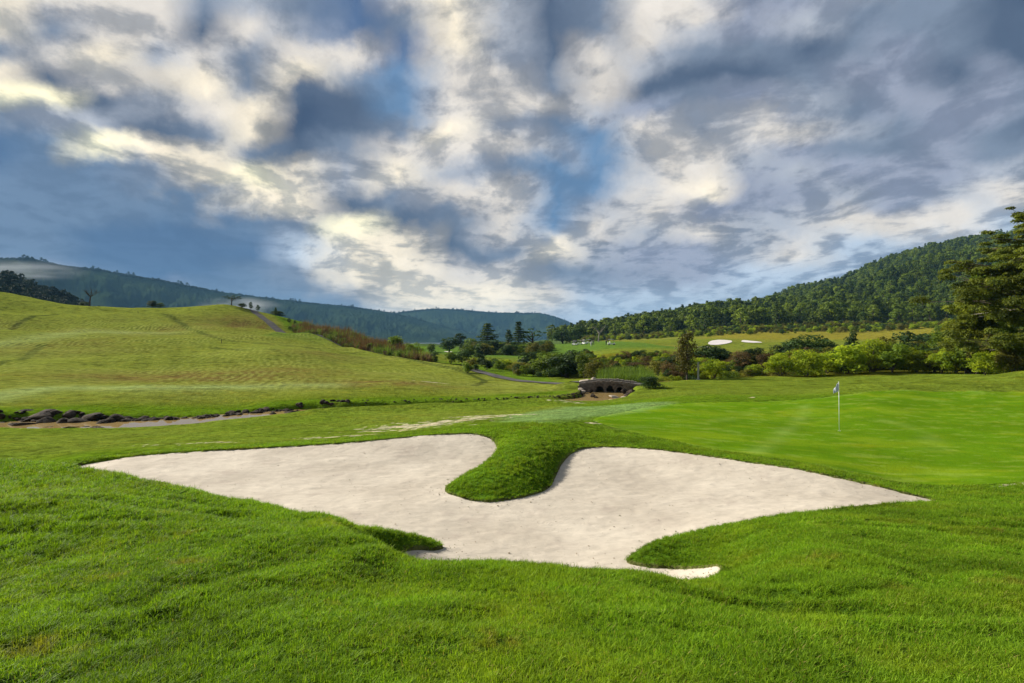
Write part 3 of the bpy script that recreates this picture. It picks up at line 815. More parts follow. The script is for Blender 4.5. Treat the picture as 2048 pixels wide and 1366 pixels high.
# bare sandy scars where turf was laid
for cpx, cpy, rx_, ry_ in ((820, 853, 2.2, 1.3), (900, 843, 1.6, .9), (985, 832, 1.8, .7), (700, 872, .9, .4), (625, 876, .55, .35), (1195, 848, .7, .3), (1150, 806, 1.6, .5), (960, 836, 1.4, .5), (1500, 796, .5, .2), (760, 862, 1.2, .5), (2040, 968, .6, .2), (380, 887, 1.2, .35), (870, 764, 2.4, .5)):
    qx, qy = gp(cpx, cpy)
    g_ = np.exp(-(((x - qx) / rx_) ** 2 + ((y - qy) / ry_) ** 2))
    sel = g_ > 0.02
    mk = np.zeros(N); mk[sel] = sstep(g_[sel] + 1.3 * fbm(x[sel] * 2.2, y[sel] * 5.0, 4), 0.55, 0.85)
    blend(mk * 0.85, (0.40, 0.36, 0.25))
# beyond: rough, embankment, far fairways, scrub and the forest floor
outer = sstep(r, 40, 44) * (x > 5)
blend(outer * (1 - gm) * (1 - apron), (0.100, 0.140, 0.014))
emb = pmask([XY(1150, 70), XY(1250, 76), XY(1350, 66), XY(1700, 62), XY(2200, 62), XY(2200, 130), XY(1650, 108), XY(1350, 104), XY(1180, 108)], 3)
blend(emb, (0.115, 0.118, 0.012))
plat = sstep(r, 100, 118) * (x > -30)
blend(plat * (1 - emb), (0.12, 0.15, 0.02))
blend(plat * sstep(fbm(x * 0.02, y * 0.03, 3), 0.1, 0.35) * 0.5, (0.17, 0.165, 0.03))
ymound = pmask([XY(1400, 250), XY(1480, 215), XY(1600, 205), XY(1900, 190), XY(2300, 180), XY(2300, 310), XY(1700, 330), XY(1450, 330)], 10)
blend(ymound * 0.85, (0.175, 0.158, 0.02))
farplain = sstep(r, 125, 150) * (x < 45) * (x > -55)
blend(farplain, (0.075, 0.135, 0.02))
blend(farplain * sstep(r, 300, 420), (0.06, 0.09, 0.03))
wood = np.maximum(sstep(r, 330, 390) * (th > math.radians(6)), sstep(r, 300, 360) * (th < math.radians(-30)))
blend(wood, (0.035, 0.055, 0.016))
blend(sstep(r, 420, 700), (0.035, 0.055, 0.02))
bed = (1 - sstep(line_d(x, y, CREEK) + 0.5 * n_b, 1.5, 2.1)) * (1 - 0.85 * sstep(x, -15, -12) * (1 - sstep(x, 4, 6))) * (y > 20) * (y < 80)
blend(bed, (0.07, 0.05, 0.025))
blend(thatch_shade * 0.75, (0.030, 0.055, 0.008))  # dark thatch, with the shade between near blades painted in
sel = (np.abs(x) < 17) & (y > 6) & (y < 21)
lipm = np.zeros(N); sb = poly_sd(x[sel], y[sel], B_POLY); lipm[sel] = 1 - sstep(sb + 0.03 * n_b[sel], 0.0, 0.07)
blend(lipm * 0.7, (0.12, 0.105, 0.045))
relief_m = relief_m * (1 - 0.85 * gm)
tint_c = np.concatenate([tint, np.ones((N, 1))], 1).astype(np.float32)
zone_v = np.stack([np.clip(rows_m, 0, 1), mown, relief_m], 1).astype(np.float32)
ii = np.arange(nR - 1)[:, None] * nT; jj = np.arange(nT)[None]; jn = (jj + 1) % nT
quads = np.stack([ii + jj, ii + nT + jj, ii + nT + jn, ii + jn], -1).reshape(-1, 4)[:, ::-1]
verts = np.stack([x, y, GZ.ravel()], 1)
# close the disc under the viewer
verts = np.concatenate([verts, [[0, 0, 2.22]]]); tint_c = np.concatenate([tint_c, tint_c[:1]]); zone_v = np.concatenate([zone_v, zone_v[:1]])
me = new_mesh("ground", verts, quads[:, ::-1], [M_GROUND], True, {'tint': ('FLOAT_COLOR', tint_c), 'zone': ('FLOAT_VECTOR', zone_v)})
ground = tag(obj("ground", me), kind='structure')

# ------------------------------------------------------------------ bunker sand
bx = np.arange(-14.5, 12.2, 0.05); by = np.arange(6.6, 20.2, 0.05)
SX, SY = np.meshgrid(bx, by, indexing='ij')
sdv = poly_sd(SX.ravel(), SY.ravel(), B_POLY).reshape(SX.shape)
keep = sdv < 0.16
SZ = np.full(SX.shape, -9.0)
SZ[keep] = sand_height(SX[keep], SY[keep]) + 0.02 * fbm(SX[keep] * 0.8, SY[keep] * 1.1, 3) + 0.012 * fbm(SX[keep] * 4, SY[keep] * 5, 2) - 0.3 * sstep(sdv[keep], 0.05, 0.15)
idx = -np.ones(SX.shape, int); idx[keep] = np.arange(keep.sum())
q4 = np.stack([idx[:-1, :-1], idx[1:, :-1], idx[1:, 1:], idx[:-1, 1:]], -1).reshape(-1, 4)
q4 = q4[(q4 >= 0).all(1)]
me = new_mesh("bunker_sand", np.stack([SX[keep], SY[keep], SZ[keep]], 1), q4, [M_SAND], True)
tag(obj("sand_bunker", me), 'wide curved bunker of pale raked sand in the foreground', kind='structure')

# ------------------------------------------------------------------ water, path, far bunkers, lake
cr = np.array(CREEK)
tg = np.gradient(cr, axis=0); tg /= np.linalg.norm(tg, axis=1)[:, None]; nrm_ = np.stack([-tg[:, 1], tg[:, 0]], 1)
offs = np.linspace(-3.2, 3.2, 7)
cv = [(cr[i, 0] + nrm_[i, 0] * o, cr[i, 1] + nrm_[i, 1] * o, WATER_Z) for i in range(len(cr)) for o in offs]
cf = [(i * 7 + j, i * 7 + j + 1, (i + 1) * 7 + j + 1, (i + 1) * 7 + j) for i in range(len(cr) - 1) for j in range(6)]
tag(obj("creek_water", new_mesh("creek_water", cv, [f[::-1] for f in cf], [M_CREEK], True)), kind='structure')
lk = [(1500 * math.sin(a), 1500 * math.cos(a), -10.0) for a in np.radians(np.linspace(-70, 30, 40))] + [(4200 * math.sin(a), 4200 * math.cos(a), -10.0) for a in np.radians(np.linspace(-70, 30, 40))]
tag(obj("lake", new_mesh("lake", lk, [(i + 1, i, 40 + i, 41 + i) for i in range(39)], [M_LAKE])), kind='structure')

PATH = smooth_poly([XY(490, 192), XY(497, 176), XY(509, 166), XY(528, 157), XY(552, 148.5), XY(592, 139.5), XY(650, 131), XY(760, 112), XY(868, 95), XY(945, 84), XY(1020, 74), XY(1100, 65), XY(1165, 58.5), XY(1200, 56.2), XY(1245, 55.4), XY(1285, 56.2)], 8, closed=False)
pth = np.array(PATH)
tg = np.gradient(pth, axis=0); tg /= np.linalg.norm(tg, axis=1)[:, None]; nn = np.stack([-tg[:, 1], tg[:, 0]], 1)
po = np.array([-1.05, -0.5, 0, 0.5, 1.05])
PX = pth[:, None, 0] + nn[:, None, 0] * po; PY = pth[:, None, 1] + nn[:, None, 1] * po
PZ = height(PX, PY)
dbr = np.hypot(PX - BR0[0], PY - BR0[1])
tdk = sstep(dbr, 2.6, 5.5)
PZ = np.maximum(PZ, 0) * 0 + (DECK_Z * (1 - tdk) + PZ * tdk) + 0.07
n5 = len(po)
pv = np.stack([PX, PY, PZ], -1).reshape(-1, 3)
pf = [(i * n5 + j, i * n5 + j + 1, (i + 1) * n5 + j + 1, (i + 1) * n5 + j) for i in range(len(pth) - 1) for j in range(n5 - 1)]
tag(obj("cart_path", new_mesh("cart_path", pv, [f[::-1] for f in pf], [M_PATH], True)), kind='structure')

def far_bunker(outline, lift, label):
    """a flashed sand face with a turf lip, on the far green complex"""
    P = smooth_poly(outline, 4)
    c0 = np.mean(P, axis=0)
    v = []; f = []
    rings = (1.0, 0.75, 0.5, 0.25)
    for s in rings:
        q = np.array(P) * s + c0 * (1 - s)
        zq = height(q[:, 0], q[:, 1]) + lift
        v += [(a, b, z) for (a, b), z in zip(q, zq)]
    n = len(P)
    for k in range(len(rings) - 1):
        for i in range(n):
            f.append((k * n + i, k * n + (i + 1) % n, (k + 1) * n + (i + 1) % n, (k + 1) * n + i))
    f.append(tuple((len(rings) - 1) * n + i for i in range(n)))
    o = obj("sand_bunker", new_mesh("far_sand", v, f, [M_SANDFAR], True))
    tag(o, label, kind='structure')
far_bunker([XY(1416, 193), XY(1430, 190), XY(1452, 192), XY(1464, 197), XY(1460, 202), XY(1440, 205), XY(1424, 202)], 0.12, 'white oval bunker on the far green, left of the pair')
far_bunker([XY(1484, 196), XY(1500, 193), XY(1524, 192), XY(1512, 197), XY(1490, 203), XY(1484, 201)], 0.12, 'white wedge bunker on the far green, right of the pair')
far_bunker([XY(1393, 178), XY(1405, 176), XY(1422, 178), XY(1410, 182)], 0.12, 'thin pale bunker strip below the far white bunkers')
far_bunker([XY(888, 232), XY(900, 226), XY(904, 230), XY(892, 238)], 0.15, 'small white bunker beside the distant valley green')

# ------------------------------------------------------------------ far mountains
M_MOUNT, t, out = material("mountain_woods")
pos = t.node('ShaderNodeNewGeometry').outputs['Position']
a = t.noise(pos, 0.004, 5.0, 0.6); b_ = t.noise(pos, 0.045, 4.0, 0.65)
c = t.mix(t.maprange(a, 0.35, 0.65), (0.010, 0.020, 0.011), (0.026, 0.042, 0.016))
c = t.vmath('SCALE', c, t.maprange(b_, 0.3, 0.7, 0.8, 1.2))
df = t.node('ShaderNodeBsdfDiffuse'); t.put(df.inputs['Color'], c); t.put(out.inputs[0], df.outputs[0])
def mountain(prof, r0f, name, label, depth=900.0, seed=0.0, th_step=0.0013):
    MOUNTS.append((prof, r0f, 2000))
    th_ = np.arange(math.atan((prof[0][0] - 1024) / F), math.atan((prof[-1][0] - 1024) / F), th_step)
    pxs = np.array([p[0] for p in prof]); pys = np.array([p[1] for p in prof])
    col_px = np.tan(th_) * F + 1024
    crest = np.interp(col_px, pxs, pys)
    r0 = np.interp(col_px, [p[0] for p in r0f], [p[1] for p in r0f])
    hh = H + (HZ - crest) / F * r0 * np.cos(th_)
    tt = np.concatenate([np.linspace(-1, -0.1, 46), np.linspace(-0.09, 0.09, 24), np.linspace(0.12, 1.2, 16)])
    T2, A = np.meshgrid(tt, th_, indexing='ij')
    RR = r0[None] + T2 * depth
    X = RR * np.sin(A); Y = RR * np.cos(A)
    shape = np.where(T2 < 0, (1 - np.abs(T2)) ** 1.15, np.maximum(1 - T2 / 1.2, 0) ** 1.3)
    gul = fbm(A * 26 + seed, T2 * 2.2 + seed, 4) * 0.16 * np.sin(np.clip(np.abs(T2), 0, 1) * math.pi) + fbm(A * 60, T2 * 5 + seed, 3) * 0.05 * np.clip(np.abs(T2) * 3, 0, 1)
    Z = -16 + (hh[None] + 16) * np.clip(shape + gul * (T2 < 0.2), 0, None)
    Z = Z + (3.0 * fbm(X * 0.012, Y * 0.012, 2) + 7.0 * np.maximum(fbm(A * 900 + seed, RR * 0.06, 2), 0)) * np.clip((Z + 16) / 60, 0, 1)
    n1m, n2m = T2.shape
    i_ = np.arange(n1m - 1)[:, None] * n2m; j_ = np.arange(n2m - 1)[None]
    q = np.stack([i_ + j_, i_ + j_ + 1, i_ + n2m + j_ + 1, i_ + n2m + j_], -1).reshape(-1, 4)
    o = obj(name, new_mesh(name, np.stack([X.ravel(), Y.ravel(), Z.ravel()], 1), q, [M_MOUNT], True))
    tag(o, label, kind='structure')
MOUNTS = []
mountain([(-1500, 560), (-400, 500), (0, 516), (60, 517), (130, 533), (200, 539), (260, 551), (330, 562), (420, 580), (520, 594), (620, 606), (700, 613), (760, 622), (800, 630), (860, 645), (960, 672), (1010, 680)],
         [(-1500, 2300), (0, 2300), (600, 2700), (1010, 3000)], "mountain", 'long wooded ridge sloping down from the left', 800, 3.0)
mountain([(560, 660), (700, 636), (780, 628), (820, 622), (870, 617), (920, 619), (980, 625), (1040, 626), (1080, 626), (1110, 633), (1140, 645), (1175, 661), (1260, 680)],
         [(560, 3500), (1260, 3700)], "mountain", 'hazy rounded mountain behind the lake, in the middle', 700, 8.0, 0.0011)

# ------------------------------------------------------------------ plants
def leaves(centers, size, normals_bias, rg, asp=0.5, droop=0.0):
    """diamond leaves with two faces each, roughly facing outward"""
    n = len(centers)
    nrm = normals_bias + rg.normal(0, 0.55, (n, 3))
    nrm /= np.linalg.norm(nrm, axis=1)[:, None] + 1e-9
    a = np.cross(nrm, rg.normal(0, 1, (n, 3))); a /= np.linalg.norm(a, axis=1)[:, None] + 1e-9
    if droop:
        a[:, 2] -= droop; a /= np.linalg.norm(a, axis=1)[:, None]
    b = np.cross(nrm, a); b /= np.linalg.norm(b, axis=1)[:, None] + 1e-9
    s = size * rg.uniform(0.6, 1.35, n)[:, None]
    v = np.stack([centers - a * s, centers + b * s * asp, centers + a * s, centers - b * s * asp], 1).reshape(-1, 3)
    f = np.arange(n * 4).reshape(n, 4)
    return v, f
def lump_leaves(lumps, per, size, rg, asp=0.5, droop=0.0, inner=0.55):
    C = []; Nn = []
    for (c0, rad) in lumps:
        rad = np.array(rad, float) * np.ones(3)
        k = max(4, int(per * rad[0] * rad[0]))
        d = rg.normal(0, 1, (k, 3)); d[:, 2] = np.where(d[:, 2] < -0.3, -d[:, 2], d[:, 2]); d /= np.linalg.norm(d, axis=1)[:, None]
        rr = inner + (1 - inner) * rg.random(k) ** 0.5
        C.append(np.array(c0) + d * rad * rr[:, None] * rg.uniform(0.85, 1.12, k)[:, None]); Nn.append(d + np.array((0, 0, 0.35)))
    return leaves(np.concatenate(C), size, np.concatenate(Nn), rg, asp, droop)
PROTO = {}
def proto_shrub(key, mat, seed, nl=16, leaf=0.035, per=2600, drop=0.0, asp=0.45, tall=1.0, spread=0.36):
    rg = np.random.default_rng(seed)
    lumps = []
    for i in range(nl):
        a = rg.random() * 6.283; t_ = rg.random() ** 0.7
        zc = 0.05 + 0.74 * t_ * rg.uniform(0.7, 1.05)
        ra = spread * math.sqrt(max(0.05, 1 - ((zc - 0.25) / 0.70) ** 2)) * rg.uniform(0.3, 1.0)
        rr = rg.uniform(0.12, 0.22)
        lumps.append(((math.cos(a) * ra, math.sin(a) * ra, zc), (rr, rr, rr * rg.uniform(0.7, 1.1))))
    v, f = lump_leaves(lumps, per, leaf, rg, asp, drop)
    v[:, 2] = np.maximum(v[:, 2], 0.01)
    crown = new_mesh("crown", v, f, [mat])
    g = Geo()
    for i in range(5):
        a = rg.random() * 6.283; p = lumps[i][0]
        g.tube([(0.03 * math.cos(a), 0.03 * math.sin(a), -0.05), (p[0] * 0.45, p[1] * 0.45, p[2] * 0.5), p], [0.014, 0.010, 0.004], 5)
    PROTO.setdefault(key, []).append((g.mesh("stem", M_BARK), crown))
def proto_tree(key, mat, seed, trunk=0.35, nl=22, leaf=0.03, per=2600, spread=0.3, flat=0.8, limbs=7, bark=None, topz=0.92, asp=0.5, tr=0.022):
    rg = np.random.default_rng(seed)
    lumps = []; g = Geo()
    lean = rg.normal(0, 0.02, 2)
    g.tube([(0, 0, -0.04), (lean[0], lean[1], trunk), (lean[0] * 2, lean[1] * 2, 0.8)], [tr * 1.25, tr, tr * 0.3], 7)
    for i in range(nl):
        a = rg.random() * 6.283
        t_ = rg.random()
        zc = trunk * 0.9 + (topz - trunk * 0.9) * t_
        prof_ = math.sin(math.pi * min(1, 0.18 + 0.78 * t_)) ** 0.7
        ra = spread * prof_ * rg.uniform(0.25, 1.0)
        rr = rg.uniform(0.07, 0.135)
        p = (lean[0] + math.cos(a) * ra, lean[1] + math.sin(a) * ra, zc)
        lumps.append((p, (rr, rr, rr * flat)))
        if i < limbs:
            z0 = max(trunk * 0.55, zc - 0.18 - ra * 0.5)
            g.tube([(lean[0], lean[1], z0), (p[0] * 0.6, p[1] * 0.6, (z0 + zc) / 2 + 0.03), p], [tr * 0.5, tr * 0.32, tr * 0.12], 5)
    v, f = lump_leaves(lumps, per, leaf, rg, asp)
    PROTO.setdefault(key, []).append((g.mesh("trunk", bark or M_BARK), new_mesh("crown", v, f, [mat])))
def proto_pine(key, mat, seed, leaf=0.03, per=2400, wid=0.24, base=0.3, tiers=9, bark=None):
    rg = np.random.default_rng(seed)
    lumps = []; g = Geo()
    bend = rg.normal(0, 0.02, 2)
    g.tube([(0, 0, -0.04), (bend[0], bend[1], 0.5), (bend[0], bend[1], 0.96)], [0.02, 0.014, 0.004], 6)
    for k in range(tiers):
        t_ = k / (tiers - 1.0)
        zc = base + (0.96 - base) * t_
        L = wid * (1.05 - t_ ** 1.5) * rg.uniform(0.65, 1.1) * (0.6 + 0.4 * min(1, t_ * 4))
        nb_ = rg.integers(3, 6)
        a0 = rg.random() * 6.283
        for j in range(nb_):
            a = a0 + j * 6.283 / nb_ + rg.normal(0, 0.3)
            l_ = L * rg.uniform(0.6, 1.15)
            tip = (bend[0] + math.cos(a) * l_, bend[1] + math.sin(a) * l_, zc + 0.03 + l_ * 0.12)
            g.tube([(bend[0], bend[1], zc - 0.03), tip], [0.006, 0.002], 4, cap=False)
            for s in ((0.55, 0.75), (0.95, 1.0)):
                rr = rg.uniform(0.05, 0.085)
                lumps.append(((bend[0] + math.cos(a) * l_ * s[0], bend[1] + math.sin(a) * l_ * s[0], zc + 0.03 + l_ * 0.12 * s[0]), (rr, rr, rr * 0.5)))
    lumps.append(((bend[0], bend[1], 0.96), (0.05, 0.05, 0.05)))
    v, f = lump_leaves(lumps, per, leaf, rg, 0.35)
    PROTO.setdefault(key, []).append((g.mesh("trunk", bark or M_BARK), new_mesh("crown", v, f, [mat])))
for s in range(4):
    proto_shrub('lime', M_LEAF['lime'], 20 + s, 34, 0.036, 2900, 0.25, 0.38)
    proto_shrub('green', M_LEAF['green'], 30 + s, 32, 0.034, 2900, 0.1, 0.45)
    proto_shrub('dark', M_LEAF['dark'], 40 + s, 32, 0.034, 2900, 0.0, 0.5)
    proto_shrub('brown', M_LEAF['brown'], 50 + s, 26, 0.032, 2600, 0.3, 0.32)
    proto_shrub('olive', M_LEAF['olive'], 60 + s, 30, 0.034, 2800, 0.15, 0.42)
    proto_pine('pine', M_LEAF['pine'], 70 + s, 0.036, 5200, 0.27, 0.2, 11)
    proto_tree('round', M_LEAF['dark'], 80 + s, 0.20, 44, 0.034, 3600, 0.33, 0.95)
for s in range(4):
    proto_tree('forest_broad', M_LEAF['forest'], 100 + s, 0.16, 34, 0.05, 1700, 0.33, 0.95, 4)
    proto_tree('misty_tree', M_LEAF['misty'], 140 + s, 0.12, 34, 0.05, 2000, 0.33, 0.95, 4)
    proto_pine('forest_pine', M_LEAF['pine'], 110 + s, 0.05, 2600, 0.31, 0.16, 9)
proto_tree('umbrella', M_LEAF['dark'], 121, 0.62, 18, 0.035, 2600, 0.42, 0.5, 10, topz=0.88)
proto_tree('brown_tree', M_LEAF['olive_dark'], 131, 0.22, 64, 0.024, 3600, 0.27, 1.1, 12, tr=0.018)

def plant(kind_, var, px, Y, h_px, w_px, name, label, cat, group=None, sink=0.0, rz=None, part='stem'):
    X = (px - 1024.0) / F * Y
    gk = 1.32 if group in (HEDGE, VALLEY) and name.endswith('shrub') else (1.45 if group == VALLEY else 1.1)
    hgt = h_px / F * Y * (1.12 if gk > 1.2 else 1.0); wid = w_px / F * Y * gk
    st, crn = PROTO[kind_][var % len(PROTO[kind_])]
    e = obj(name, None, None, (X, Y, hz(X, Y) - sink), (0, 0, rz if rz is not None else (px * 0.37) % 6.28), (wid / 0.86, wid / 0.86, hgt / 0.98))
    if kind_ in ('pine', 'forest_pine', 'round', 'umbrella', 'brown_tree', 'forest_broad'):
        e.scale = (wid / 0.62, wid / 0.62, hgt)
        part = 'trunk'
    obj(part, st, e); obj('crown', crn, e)
    tag(e, label, cat, group)
    return e

